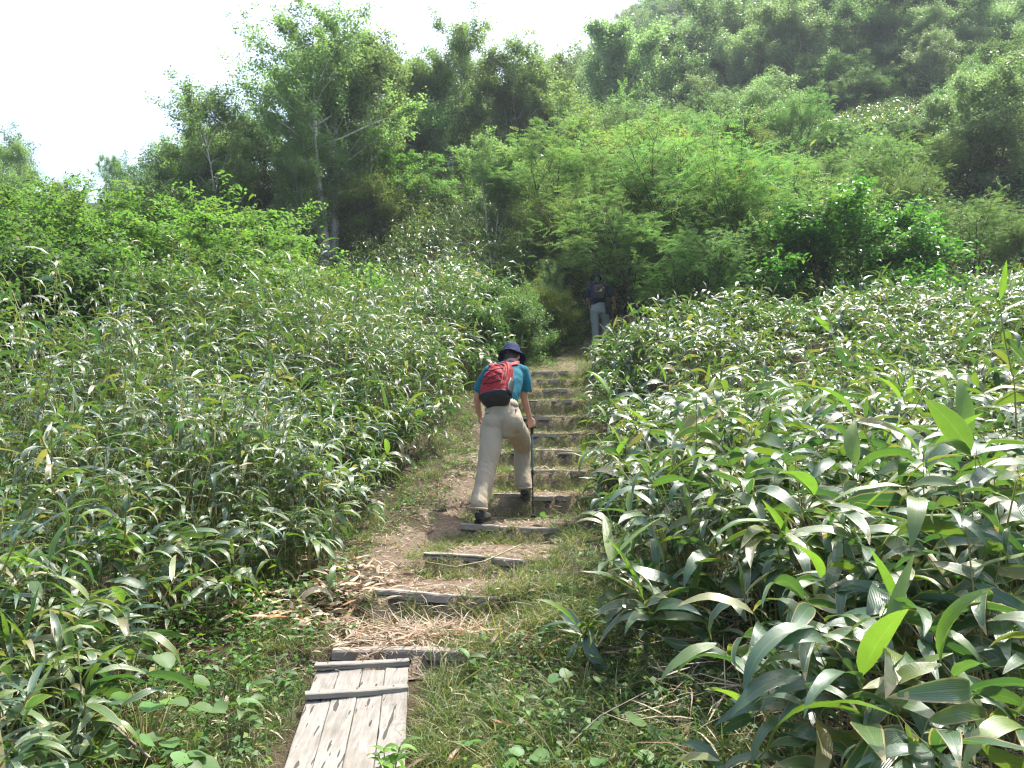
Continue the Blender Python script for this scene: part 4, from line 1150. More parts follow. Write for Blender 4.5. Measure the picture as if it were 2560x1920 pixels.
for tries in range(5000):
    if n2 >= 110: break
    d = rf.uniform(29, 62); x = rf.uniform(.04, .72) * d
    if x < 4 or ((x - 17.5) / 6.3) ** 2 + ((d - 40.0) / 4.6) ** 2 < 1: continue
    if any((a - x) ** 2 + (b - d) ** 2 < 2.6 ** 2 for a, b in pl2): continue
    u, v = project(x, d, gz(x, d) + 2)
    if u > 1050: continue
    pl2.append((x, d)); n2 += 1
    if 36 > d and abs(u - 870) < 110: hmax = 1.5
    else: hmax = 3.4
    P = rf.choice([FS, FS, ASH2, YEL, FS]) if rf.random() < .75 or hmax < 2 else FP[1]
    h = rf.uniform(.6, 1) * (hmax if P is not FP[1] else 5.5)
    colm = 'straight above the tunnel' if u < 640 else ('above the tallest shrub' if u < 740 else ('above the glossy bush' if u < 880 else 'near the right edge'))
    depth = 'in the lowest slope row' if d < 36 else ('in the middle slope rows' if d < 48 else 'in the upper slope rows')
    w0 = {'hill_shrub': 'rounded green bush', 'feathery_shrub': 'feathery shrub', 'yellow_green_shrub': 'yellow-green bush', 'pale_hill_tree': 'young pale tree'}[P['name']]
    put_tree(P, x, d, h, rf.random() * 6.28, w0 + ' ' + depth + ', ' + colm, 'shrub' if P is not FP[1] else 'tree', 'bushes on the slope behind the shrubs', 0, rf.uniform(.9, 1.25))
# fill of saplings and low shrubs on the left slope and behind the shrubs
fill = [(ALD, -9.5, 17, 2.6), (MAP, -13, 20, 3.2), (MAP, -10, 24, 3.6), (DRK, -14, 25, 4.2), (DRK, -18, 27, 4.5), (ALD, -12, 22, 2.8), (YEL, -11.5, 26, 3), (DRK, -10.5, 30, 5), (DRK, -22, 33, 5),
        (MAP, -17, 23, 3.0), (DRK, -8, 38, 5), (BIR, -6, 40, 6), (DRK, -1, 40, 4.5), (BIR2, 2, 41, 6.5), (FG[0], 5, 42, 4.5), (ASH, 3, 30, 3.4), (ASH2, 6, 32, 3.2), (YEL, 9, 31, 3), (ASH, 12, 33, 3.2), (ALD, 2, 36, 3.6),
        (ASH2, 8, 26, 2.8), (ASH, 12.5, 26, 2.8), (ASH2, 15.5, 27, 2.8), (ALD, 18.5, 30, 3.2), (ALD, 21, 27, 4), (FS, 8, 36, 2.6), (FS, 12, 38, 2.4), (DRK, 5, 35, 4), (BIR2, 2.2, 30, 4.0)]
fw = {'alder_shrub': ('round-leaved filler bush', 'shrub'), 'maple_tree': ('layered maple', 'maple tree'), 'dark_tree': ('dark broadleaf tree', 'broadleaf tree'), 'yellow_green_shrub': ('yellow-green bush', 'shrub'), 'birch_tree': ('grey-green birch', 'birch tree'),
      'green_hill_tree': ('green tree', 'tree'), 'feathery_shrub': ('feathery shrub', 'shrub'), 'hill_shrub': ('low green bush', 'shrub')}
for i, (P, x, y, h) in enumerate(fill):
    w_, cat = fw[P['name']]
    side = 'left slope' if x < -4 else 'slope behind the tunnel'
    w_ = w_.replace('filler ', '')
    put_tree(P, x, y, h, i * 1.7, w_ + ' half hidden on the ' + side, cat, w_ + 's on the ' + side)

# leafy cover of the hill between the trees
n = 190000
d = 22 + 125 * rng.random(n) ** 1.25; x = rng.uniform(-.42, .76, n) * d
k = (((x - 17.5) / 6) ** 2 + ((d - 40.5) / 3.4) ** 2 > 1) & ((x > -8) | (d > 36)) & ((x > 3) | (d > 36))
x, d = x[k], d[k]
z = ground_z(x, d) + rng.random(len(x)) ** 1.5 * (.5 + .9 * np.clip(.5 + .5 * np.sin(x * .9 + 2 * np.sin(d * .5)) * np.sin(d * .7), 0, 1))
k = in_view(x, d, z, 40); x, d, z = x[k], d[k], z[k]; m_ = len(x)
dv = rng.normal(0, 1, (m_, 3)); dv[:, 2] *= .4
L = (.10 + .0032 * d) * rng.uniform(.6, 1.3, m_)
V, F, A = leaf_quads(rng, np.stack([x, d, z], 1), dv, L, L * .6, up=.6)
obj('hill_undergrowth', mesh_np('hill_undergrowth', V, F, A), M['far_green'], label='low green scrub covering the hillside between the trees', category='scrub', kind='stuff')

# ------------------------------------------------------------------ people
class Shape:
    def __init__(self): self.V, self.F = [], []
    def loft(self, pts, rx, ry=None, side=(1, 0, 0), n=14, cap=True, power=2.0):
        pts = [Vector(p) for p in pts]; ry = ry or rx
        m = len(pts); base = len(self.V); side = Vector(side)
        for i, p in enumerate(pts):
            t = (pts[min(i + 1, m - 1)] - pts[max(i - 1, 0)]).normalized()
            s = (side - t * side.dot(t)).normalized(); u = t.cross(s)
            for k in range(n):
                a = 2 * math.pi * k / n; c, q = math.cos(a), math.sin(a)
                if power != 2:
                    c = math.copysign(abs(c) ** (2 / power), c); q = math.copysign(abs(q) ** (2 / power), q)
                self.V.append(p + s * rx[i] * c + u * ry[i] * q)
        for i in range(m - 1):
            for k in range(n):
                a, b = base + i * n + k, base + i * n + (k + 1) % n
                self.F.append((a, b, b + n, a + n))
        if cap:
            self.F.append(tuple(base + k for k in range(n - 1, -1, -1))); self.F.append(tuple(base + (m - 1) * n + k for k in range(n)))
        return self
    def limb(self, pts, r, ry=None, side=(1, 0, 0), n=14, sub=5):
        """smooth limb through pts with rounded ends"""
        P, R, Q = [], [], []
        ry = ry or r
        m = len(pts)
        pts = [Vector(p) for p in pts]
        for i in range(m - 1):
            p0, p1, p2, p3 = pts[max(i - 1, 0)], pts[i], pts[i + 1], pts[min(i + 2, m - 1)]
            for k in range(sub):
                t = k / sub
                P.append(.5 * ((2 * p1) + (p2 - p0) * t + (2 * p0 - 5 * p1 + 4 * p2 - p3) * t * t + (3 * p1 - p0 - 3 * p2 + p3) * t ** 3))
                R.append(r[i] + (r[i + 1] - r[i]) * t); Q.append(ry[i] + (ry[i + 1] - ry[i]) * t)
        P.append(pts[-1]); R.append(r[-1]); Q.append(ry[-1])
        d0 = (P[0] - P[1]).normalized(); d1 = (P[-1] - P[-2]).normalized()
        e0 = min(R[0], Q[0]); e1 = min(R[-1], Q[-1])
        P = [P[0] + d0 * e0 * .8, P[0] + d0 * e0 * .5] + P + [P[-1] + d1 * e1 * .5, P[-1] + d1 * e1 * .8]
        R = [R[0] * .45, R[0] * .85] + R + [R[-1] * .85, R[-1] * .45]
        Q = [Q[0] * .45, Q[0] * .85] + Q + [Q[-1] * .85, Q[-1] * .45]
        return self.loft(P, R, Q, side, n)
    def ball(self, c, r, rot=None, n=16):
        c = Vector(c); r = (r, r, r) if isinstance(r, (int, float)) else r
        base = len(self.V); m = n // 2
        rot = rot or Matrix.Identity(3)
        for i in range(1, m):
            th = math.pi * i / m
            for k in range(n):
                a = 2 * math.pi * k / n
                self.V.append(c + rot @ Vector((r[0] * math.sin(th) * math.cos(a), r[1] * math.sin(th) * math.sin(a), r[2] * math.cos(th))))
        for i in range(m - 2):
            for k in range(n):
                a, b = base + i * n + k, base + i * n + (k + 1) % n
                self.F.append((a, a + n, b + n, b))
        self.V.append(c + rot @ Vector((0, 0, r[2]))); self.V.append(c + rot @ Vector((0, 0, -r[2])))
        t, bt = len(self.V) - 2, len(self.V) - 1
        for k in range(n):
            self.F.append((t, base + k, base + (k + 1) % n)); self.F.append((bt, base + (m - 2) * n + (k + 1) % n, base + (m - 2) * n + k))
        return self
    def box(self, c, h, rot=None):
        c = Vector(c); rot = rot or Matrix.Identity(3); b = len(self.V)
        for x in (-1, 1):
            for y in (-1, 1):
                for z in (-1, 1): self.V.append(c + rot @ Vector((x * h[0], y * h[1], z * h[2])))
        for f in ((0, 1, 3, 2), (4, 6, 7, 5), (0, 4, 5, 1), (2, 3, 7, 6), (0, 2, 6, 4), (1, 5, 7, 3)): self.F.append(tuple(b + i for i in f))
        return self
    def mesh(self, name, voxel=None, smooth_it=4, wrinkle=None, origin=(0, 0, 0)):
        O = Vector(origin)
        me = bpy.data.meshes.new(name)
        me.from_pydata([tuple(v - O) for v in self.V], [], self.F); me.update()
        if voxel:
            o = bpy.data.objects.new(name, me); COL.objects.link(o)
            md = o.modifiers.new('r', 'REMESH'); md.mode = 'VOXEL'; md.voxel_size = voxel
            if smooth_it:
                s = o.modifiers.new('s', 'SMOOTH'); s.factor = .5; s.iterations = smooth_it
            bpy.context.view_layer.update()
            dg = bpy.context.evaluated_depsgraph_get()
            m2 = bpy.data.meshes.new_from_object(o.evaluated_get(dg))
            bpy.data.objects.remove(o); bpy.data.meshes.remove(me); me = m2; me.name = name
            if wrinkle:
                me.update()
                co = np.zeros(len(me.vertices) * 3, np.float32); me.vertices.foreach_get('co', co); co = co.reshape(-1, 3)
                no = np.array([tuple(v.normal) for v in me.vertices])
                disp = np.array([wrinkle(Vector(c) + O) for c in co])
                co += (no * disp[:, None]).astype(np.float32)
                me.vertices.foreach_set('co', co.ravel()); me.update()
        for p_ in me.polygons: p_.use_smooth = True
        return me

def cloth_mat(name, col, rough=.85, weave=420, spec=.25, var=.08):
    m, nt, out = new_mat(name)
    tc = nd(nt, 'ShaderNodeTexCoord').outputs['Object']
    n1 = nd(nt, 'ShaderNodeTexNoise', Vector=tc, Scale=9.0, Detail=4.0, Roughness=.6).outputs['Fac']
    n2 = nd(nt, 'ShaderNodeTexNoise', Vector=tc, Scale=float(weave), Detail=1.0).outputs['Fac']
    mp = nd(nt, 'ShaderNodeMapping', Vector=tc, Rotation=(0, .5, 0), Scale=(13, 13, 9)).outputs[0]
    n3 = nd(nt, 'ShaderNodeTexNoise', Vector=mp, Scale=1.0, Detail=3.0, Distortion=.6).outputs['Fac']
    c = ramp(nt, n1, [(.25, tuple(x * (1 - var) for x in col)), (.75, tuple(x * (1 + var) for x in col))])
    b = nd(nt, 'ShaderNodeBsdfPrincipled', Base_Color=c, Roughness=rough)
    b.inputs['Specular IOR Level'].default_value = spec
    h = math_(nt, 'MULTIPLY_ADD', n3, 1.0, math_(nt, 'MULTIPLY', n2, .08))
    nt.links.new(nd(nt, 'ShaderNodeBump', Strength=.38, Distance=.016, Height=h).outputs[0], b.inputs['Normal'])
    nt.links.new(b.outputs[0], out.inputs[0])
    return m
def skin_mat(name, col):
    m, nt, out = new_mat(name)
    tc = nd(nt, 'ShaderNodeTexCoord').outputs['Object']
    n1 = nd(nt, 'ShaderNodeTexNoise', Vector=tc, Scale=14.0, Detail=4.0).outputs['Fac']
    c = ramp(nt, n1, [(.3, tuple(x * .86 for x in col)), (.7, tuple(x * 1.1 for x in col))])
    b = nd(nt, 'ShaderNodeBsdfPrincipled', Base_Color=c, Roughness=.5)
    b.inputs['Subsurface Weight'].default_value = .12
    b.inputs['Subsurface Radius'].default_value = (.012, .005, .003)
    nt.links.new(b.outputs[0], out.inputs[0])
    return m
M['skin'] = skin_mat('skin', (.47, .25, .165))
M['hair'] = plain('dark_grey_hair', (.035, .030, .028), .6, 120, .6, .5, stretch=(1, 1, .2))
M['khaki'] = cloth_mat('khaki_trousers', (.33, .277, .195))
M['grey_trousers'] = cloth_mat('grey_trousers', (.30, .32, .30))
M['teal'] = cloth_mat('teal_shirt', (.010, .115, .150))
M['navy'] = cloth_mat('navy_shirt', (.018, .026, .065))
M['hat_blue'] = cloth_mat('blue_hat', (.007, .014, .070), .85)
M['hat_dark'] = cloth_mat('dark_hat', (.02, .022, .035))
M['pack_red'] = cloth_mat('red_pack', (.215, .006, .011), .7, spec=.25)
M['pack_salmon'] = cloth_mat('salmon_strap', (.40, .055, .055), .7)
M['pack_black'] = cloth_mat('black_pack', (.013, .014, .018), .55, spec=.4)
M['pack_purple'] = cloth_mat('purple_panel', (.19, .08, .17), .8)
M['yellow_patch'] = cloth_mat('yellow_patch', (.55, .45, .03), .7)
M['red_patch'] = cloth_mat('red_patch', (.45, .02, .04), .7)
M['boot'] = plain('dark_boot', (.022, .024, .028), .6, 25, .4, .3, spec=.4)
M['boot_grey'] = plain('grey_boot', (.16, .16, .15), .6, 25, .3, .3)
M['sole'] = plain('boot_sole', (.012, .012, .012), .8, 20, .3)
M['black'] = plain('black_rubber', (.012, .012, .012), .85, spec=.15)
M['white'] = plain('white_print', (.75, .75, .75), .6)
M['pole_green'] = plain('green_grey_pole', (.045, .085, .075), .35, metallic=.5)
M['steel'] = plain('steel', (.4, .4, .4), .3, metallic=1)
M['eye'] = plain('eye_white', (.7, .68, .64), .25)

def hand(S, wrist, palm_dir, up_dir, r=1.0, thumb_side=1, curl=1.25, around=None):
    """palm + five curled fingers, closed around a handle whose axis is `around`"""
    d = Vector(palm_dir).normalized(); u = Vector(up_dir); u = (u - d * u.dot(d)).normalized(); s = d.cross(u)
    w = Vector(wrist)
    S.limb([w, w + d * .035, w + d * .085], [.026 * r, .036 * r, .040 * r], [.020 * r, .017 * r, .015 * r], side=s, n=12, sub=3)
    for i, (off, L) in enumerate(((-.030, .070), (-.010, .078), (.011, .073), (.030, .058))):
        p = w + d * .082 + s * off * r
        q, dd = p, d.copy(); pts = [p - d * .02]
        pts.append(p)
        for seg, a in ((.42, .9), (.33, 1.1), (.25, .9)):
            R = Matrix.Rotation(-a * curl * .8, 3, s)
            dd = (R @ dd).normalized(); q = q + dd * L * seg * 1.15; pts.append(q)
        S.limb(pts, [.0105 * r, .0100 * r, .0093 * r, .0085 * r, .0072 * r], side=s, n=8, sub=2)
    tb = w + d * .025 + s * .030 * r * -thumb_side
    S.limb([tb, tb + d * .028 - s * .016 * thumb_side - u * .012, tb + d * .055 - s * .006 * thumb_side - u * .032, tb + d * .070 + s * .010 * thumb_side - u * .040], [.013 * r, .0125 * r, .011 * r, .009 * r], side=s, n=8, sub=2)

def head_frame(c, up, fwd):
    up = Vector(up).normalized(); f = Vector(fwd); f = (f - up * f.dot(up)).normalized(); r = f.cross(up)
    R = Matrix((r, f, up)).transposed()      # columns: right, forward, up
    return R
def build_head(S, c, R, neck):
    c = Vector(c); P = lambda x, y, z: c + R @ Vector((x, y, z))
    S.ball(P(0, -.008, .035), (.076, .095, .088), R)
    S.ball(P(0, .020, -.030), (.062, .072, .085), R)
    S.ball(P(0, .062, -.088), (.030, .026, .024), R)       # chin
    S.limb([P(0, .088, .020), P(0, .108, -.018), P(0, .100, -.030)], [.009, .014, .013], n=8, sub=2)  # nose
    S.ball(P(0, .084, -.058), (.024, .012, .008), R, 10)  # lips
    for s in (-1, 1):
        S.ball(P(.078 * s, -.005, -.005), (.010, .020, .033), R, 10)   # ears
        S.ball(P(.034 * s, .078, .030), (.022, .012, .008), R, 10)   # brow
    S.limb([P(0, -.012, -.03), neck], [.060, .064], n=14)

def boots(root, heel, yaw, pitch, label_mats, size=.29, tag_logo=False, origin=(0, 0, 0)):
    """boot: heel point on the ground; sole, upper, toe cap, laces"""
    O = Vector(origin)
    R = Matrix.Rotation(yaw, 3, 'Z') @ Matrix.Rotation(pitch, 3, 'X')
    h = Vector(heel)
    P = lambda x, y, z: h + R @ Vector((x, y, z))
    L = size
    S = Shape()
    S.loft([P(0, .0, .022), P(0, .01, .016), P(0, .01, .002), P(0, .01, 0)], [.040, .046, .046, .040], n=4) if False else None
    # sole: outline extruded
    out = [(-.030, .004), (-.038, .035), (-.034, .10), (-.040, .17), (-.044, .215), (-.034, .262), (-.010, .285), (.014, .284), (.036, .260), (.046, .215), (.040, .16), (.034, .10), (.038, .035), (.030, .004)]
    k = L / .29
    V = [P(x * k, y * k, 0) for x, y in out] + [P(x * k * 1.05, y * k * 1.01, .024 * k) for x, y in out]
    n = len(out); Fc = [tuple(range(n - 1, -1, -1)), tuple(range(n, 2 * n))] + [(i, (i + 1) % n, (i + 1) % n + n, i + n) for i in range(n)]
    me = bpy.data.meshes.new('sole'); me.from_pydata([tuple(v - O) for v in V], [], Fc); me.update()
    bt = Shape()
    bt.limb([P(0, .05 * k, .045 * k), P(0, .12 * k, .050 * k), P(0, .19 * k, .043 * k), P(0, .245 * k, .036 * k)], [.040 * k, .044 * k, .046 * k, .034 * k], [.034 * k, .042 * k, .032 * k, .022 * k], side=R @ Vector((1, 0, 0)))
    bt.limb([P(0, .055 * k, .05 * k), P(0, .060 * k, .085 * k), P(0, .068 * k, .115 * k)], [.042 * k, .041 * k, .040 * k], [.050 * k, .047 * k, .042 * k], side=R @ Vector((1, 0, 0)))
    b = obj('boot', bt.mesh('boot', .008, 2, origin=O), label_mats, root)
    obj('sole', me, M['sole'], b)
    cap = Shape(); cap.ball(P(0, .232 * k, .038 * k), (.046 * k, .058 * k, .034 * k), R, 12)
    obj('toe_cap', cap.mesh('toe_cap', origin=O), M['boot_grey'], b)
    sd = Shape()
    for s in (-1, 1): sd.limb([P(.040 * k * s, .085 * k, .06 * k), P(.043 * k * s, .13 * k, .055 * k), P(.041 * k * s, .18 * k, .047 * k)], [.006] * 3, [.020 * k, .024 * k, .016 * k], side=R @ Vector((1, 0, 0)), n=8)
    obj('side_panel', sd.mesh('side_panel', origin=O), M['boot_grey'], b)
    if tag_logo:
        z = []
        for (a, c_) in ((-.016, .098), (-.008, .116), (0, .098), (.008, .116), (.016, .098)): z.append(tuple(P(a, -.0005 - .002, c_) - O))
        obj('logo', tube_mesh('logo', [(z, [.0026] * 5)], 4), M['white'], b)
        z = [tuple(P(a, .004, .060) - O) for a in (-.014, 0, .014)]
        obj('heel_tab', tube_mesh('heel_tab', [(z, [.004] * 3)], 4), M['pack_black'], b)
    return b

# ---- the front hiker -------------------------------------------------
def Z1(zx, zy, d): return W(zx / 7.68 + 440, zy / 7.68 + 328, d)
base1 = Z1(300, 1505, 7.15)
p1 = empty('person', base1, label='front hiker in teal shirt, khaki trousers and blue bucket hat climbing the timber steps', category='person')
O1 = base1
lank, lknee, lhip = Z1(300, 1395, 7.19), Z1(368, 1070, 7.40), Z1(400, 760, 7.60)
rhip, rknee, rank = Z1(575, 745, 7.66), Z1(632, 915, 8.02), Z1(655, 1240, 7.98)
pelv, waist, chest, neck = Z1(485, 720, 7.62), Z1(470, 600, 7.66), Z1(490, 430, 7.82), Z1(548, 300, 8.00)
lsh, rsh = Z1(385, 335, 7.95), Z1(630, 335, 7.93)
relb, rwr, rhd = Z1(640, 505, 7.95), Z1(688, 690, 8.05), Z1(705, 745, 8.10)
lelb, lwr = Z1(290, 520, 8.02), Z1(305, 665, 8.10)
headc = Z1(552, 232, 8.10)
yaw = .22      # torso turned a little to the right of the trail
across = Vector((math.cos(-yaw), math.sin(-yaw), 0))
HR = head_frame(headc, (.02, .60, .80), (.32, .80, -.5))
S = Shape()
build_head(S, headc, HR, neck)
S.limb([pelv, waist, chest, Z1(520, 345, 7.92)], [.155, .140, .165, .15], [.105, .095, .115, .085], side=across)
S.limb([lsh, rsh], [.055, .055]); S.limb([neck, Z1(525, 330, 7.94)], [.06, .08])
S.limb([rsh, relb, rwr], [.052, .040, .026], [.052, .042, .022]); S.limb([lsh, lelb, lwr], [.052, .040, .026])
hd = (rhd - rwr).normalized()
hand(S, rwr, Vector((.26, .10, -.90)), Vector((.35, -.85, .20)), 1.08, 1, 1.25)
hand(S, lwr, Vector((.15, .6, -.75)), Vector((-.8, .2, .3)), 1.0, 1, .55)
S.limb([lhip, lknee, lank, lank - Vector((0, -.06, .06))], [.085, .056, .042, .035]); S.limb([rhip, rknee, rank, rank - Vector((0, -.06, .05))], [.085, .056, .042, .035])
S.ball(pelv, (.16, .11, .12))
obj('body', S.mesh('body', .0085, 2, origin=O1), M['skin'], p1)
for s in (-1, 1):
    e = Shape().ball(headc + HR @ Vector((.032 * s, .082, .012)), .0125, n=10)
    obj('eye', e.mesh('eye', origin=O1), M['eye'], p1)
# hair: cap over the back and sides of the skull, below the brim
Hh = Shape(); Hh.ball(headc + HR @ Vector((0, -.016, .038)), (.081, .097, .090), HR)
Hh.ball(headc + HR @ Vector((0, -.045, -.018)), (.066, .056, .056), HR)
for s in (-1, 1): Hh.ball(headc + HR @ Vector((.066 * s, -.01, .03)), (.018, .045, .05), HR)
obj('hair', Hh.mesh('hair', .009, 1, origin=O1, wrinkle=lambda p: .003 * noise.noise(p * 90)), M['hair'], p1)
# bucket hat: crown and a drooping brim
def bucket_hat(root, c, R, m, O, r=.088, brim=.062, h=.095, wav=.006):
    V, Fc = [], []
    prof = [(0, h * 1.0), (r * .45, h * .99), (r * .78, h * .93), (r * .93, h * .72), (r * 1.0, h * .35), (r * 1.06, .0), (r * 1.10, -.004), (r * 1.10 + brim * .5, -.028), (r * 1.10 + brim, -.060), (r * 1.10 + brim * .98, -.064), (r * 1.08 + brim * .5, -.034), (r * 1.03, -.010)]
    n = 36
    for (rr, z) in prof:
        for k in range(n):
            a = 2 * math.pi * k / n
            w = wav * math.sin(3 * a + .7) * max(0, (rr - r)) / .06 * 1.6
            cr = .006 * noise.noise(Vector((math.cos(a) * 3, math.sin(a) * 3, z * 30))) if rr > .01 else 0
            V.append(tuple(c + R @ Vector((math.cos(a) * (rr + cr) * .94, math.sin(a) * (rr + cr) * 1.08, z + w + cr)) - O))
    for i in range(len(prof) - 1):
        for k in range(n):
            a, b = i * n + k, i * n + (k + 1) % n; Fc.append((a, a + n, b + n, b))
    me = bpy.data.meshes.new('hat'); me.from_pydata(V, [], Fc); me.update()
    for p_ in me.polygons: p_.use_smooth = True
    hat = obj('hat', me, m, root)
    for rr, z in ((r * 1.085, .004), (r * 1.10 + brim * .78, -.0415), (r * 1.10 + brim * .45, -.0225)):
        pts = []
        for k in range(37):
            a = 2 * math.pi * k / 36; w = wav * math.sin(3 * a + .7) * max(0, (rr - r)) / .06 * 1.6
            pts.append(tuple(c + R @ Vector((math.cos(a) * rr * .94, math.sin(a) * rr * 1.08, z + w)) - O))
        obj('hat_seam', tube_mesh('hat_seam', [(pts, [.0014] * 37)], 4), m, hat)
    return hat
hc = headc + HR @ Vector((0, -.005, .062))
bucket_hat(p1, hc, head_frame(hc, (.02, .50, .86), (.3, .86, -.4)), M['hat_blue'], O1, r=.090, brim=.050)

# shirt
def fold_noise(scale, amp, stretch=(1, 1, 2.4)):
    def f(p):
        q = Vector((p.x * stretch[0], p.y * stretch[1], p.z * stretch[2])) * scale
        v = noise.noise(q) + .5 * noise.noise(q * 2.3)
        return amp * v
    return f
S = Shape()
S.limb([Z1(475, 622, 7.65), Z1(472, 560, 7.70), chest, Z1(515, 350, 7.90)], [.135, .162, .190, .165], [.100, .122, .135, .100], side=across, n=20)
S.limb([lsh, Z1(505, 318, 7.95), rsh], [.068, .085, .068]); S.limb([Z1(540, 312, 7.97), Z1(548, 295, 7.985)], [.078, .066])
S.loft([rsh + Vector((-.03, 0, .03)), rsh, Z1(648, 400, 7.93), Z1(648, 450, 7.935), Z1(645, 486, 7.94)], [.050, .070, .071, .074, .080], [.05, .068, .066, .066, .070], n=18)
S.loft([lsh + Vector((.03, 0, .03)), lsh, Z1(338, 410, 7.98), Z1(315, 460, 8.0), Z1(303, 490, 8.01)], [.050, .070, .071, .072, .076], n=18)
def shirt_fold(p):
    return fold_noise(16, .007, (1, 1, .55))(p) + fold_noise(38, .0022)(p)
obj('shirt', S.mesh('shirt', .010, 3, wrinkle=shirt_fold, origin=O1), M['teal'], p1)
# trousers
S = Shape()
S.limb([Z1(473, 598, 7.66), Z1(478, 650, 7.64), pelv, Z1(487, 790, 7.62)], [.150, .170, .196, .150], [.115, .125, .135, .10], side=(1, 0, 0), n=20)
S.ball(Z1(405, 735, 7.58), (.105, .115, .120)); S.ball(Z1(562, 725, 7.60), (.100, .115, .115))
S.limb([Z1(402, 760, 7.60), Z1(385, 930, 7.50), Z1(362, 1075, 7.42), Z1(325, 1250, 7.30), Z1(297, 1372, 7.19)], [.112, .106, .092, .084, .080], [.118, .105, .094, .092, .096], n=18)
S.limb([Z1(572, 760, 7.68), Z1(618, 850, 7.90), Z1(632, 930, 8.04), Z1(632, 1080, 8.02), Z1(650, 1218, 7.955)], [.108, .100, .090, .083, .080], [.115, .100, .094, .092, .096], n=18)
kL, kR = Z1(368, 1070, 7.40), Z1(630, 915, 7.99)
cuffL, cuffR = Z1(298, 1350, 7.2), Z1(650, 1200, 7.97)
def trouser_fold(p):
    v = fold_noise(11, .0075, (1, 1, .45))(p) + fold_noise(26, .0016, (1, 1, .8))(p)
    for c, a, w in ((kL, .0035, .09), (kR, .007, .09), (cuffL, .008, .06), (cuffR, .006, .07)):
        d = (p - c).length
        v += a * math.exp(-(d / w) ** 2) * math.sin((p.z * 1.0 + p.x * .9 + p.y * .3) * 120 + 7 * noise.noise(p * 9))
    # seat: soft crease between the buttocks
    g = Z1(487, 770, 7.52); dx = p.x - g.x; dz = p.z - g.z
    v -= .016 * math.exp(-(dx / .018) ** 2) * math.exp(-(dz / .10) ** 2)
    return v
tr = obj('trousers', S.mesh('trousers', .010, 3, wrinkle=trouser_fold, origin=O1), M['khaki'], p1)
# ruched waistband
S = Shape(); S.loft([Z1(471, 590, 7.665), Z1(473, 598, 7.66), Z1(475, 622, 7.655)], [.150, .156, .164], [.112, .119, .127], side=(1, 0, .10), n=60)
for i, v in enumerate(S.V): S.V[i] = v + (v - Z1(473, 605, 7.66)).normalized() * (.003 if i % 2 else -.002)
obj('waistband', S.mesh('waistband', origin=O1), M['khaki'], tr)
def on_surface(me, O, zx, zy):
    """point on mesh under a sight line, used to lay seams on cloth"""
    from mathutils.bvhtree import BVHTree
    if not hasattr(on_surface, 'c'): on_surface.c = {}
    if me.name not in on_surface.c:
        on_surface.c[me.name] = BVHTree.FromPolygons([v.co for v in me.vertices], [p_.vertices[:] for p_ in me.polygons])
    a = Vector((0, 0, CAMZ)) - O; b = Z1(zx, zy, 7.0) - O; d = (b - a).normalized()
    h = on_surface.c[me.name].ray_cast(a, d)
    return (h[0] + h[1] * .002) if h[0] else None
def seam(name, pts, r, m, parent, me, O=O1):
    q = [on_surface(me, O, *p_) for p_ in pts]; q = [tuple(v) for v in q if v is not None]
    if len(q) > 1: obj(name, tube_mesh(name, [(q, [r] * len(q))], 4), m, parent)
def dense(a, b, n=8): return [(a[0] + (b[0] - a[0]) * i / n, a[1] + (b[1] - a[1]) * i / n) for i in range(n + 1)]
tm = tr.data
seam('pocket_seam', dense((322, 672), (352, 660)) + dense((352, 660), (378, 655)), .0016, M['black'], tr, tm)
seam('pocket_seam', dense((480, 655), (560, 638)), .0012, M['grey_trousers'], tr, tm)
seam('zip_pull', dense((578, 622), (582, 640), 3) + dense((582, 640), (576, 660), 3), .0035, M['black'], tr, tm)
seam('zip_pull', dense((590, 622), (582, 640), 3), .0030, M['black'], tr, tm)
seam('pocket_print', dense((356, 662), (374, 657), 5), .0028, M['black'], tr, tm)
seam('back_seam', dense((462, 632), (468, 720)) + dense((468, 720), (484, 840)), .0012, M['grey_trousers'], tr, tm)
# cuffs
for c0, c1, rr in ((Z1(298, 1380, 7.188), Z1(297, 1398, 7.185), .082), (Z1(650, 1222, 7.955), Z1(651, 1240, 7.953), .080)):
    S = Shape(); S.loft([c0, c1], [rr, rr * 1.02], [rr * 1.22, rr * 1.24], n=24)
    obj('cuff', S.mesh('cuff', origin=O1), M['khaki'], tr)
boots(p1, Z1(287, 1503, 7.10), -.30, 0.03, M['boot'], .29, True, O1)
boots(p1, Z1(640, 1310, 7.86), -.25, 0, M['boot'], .29, False, O1)

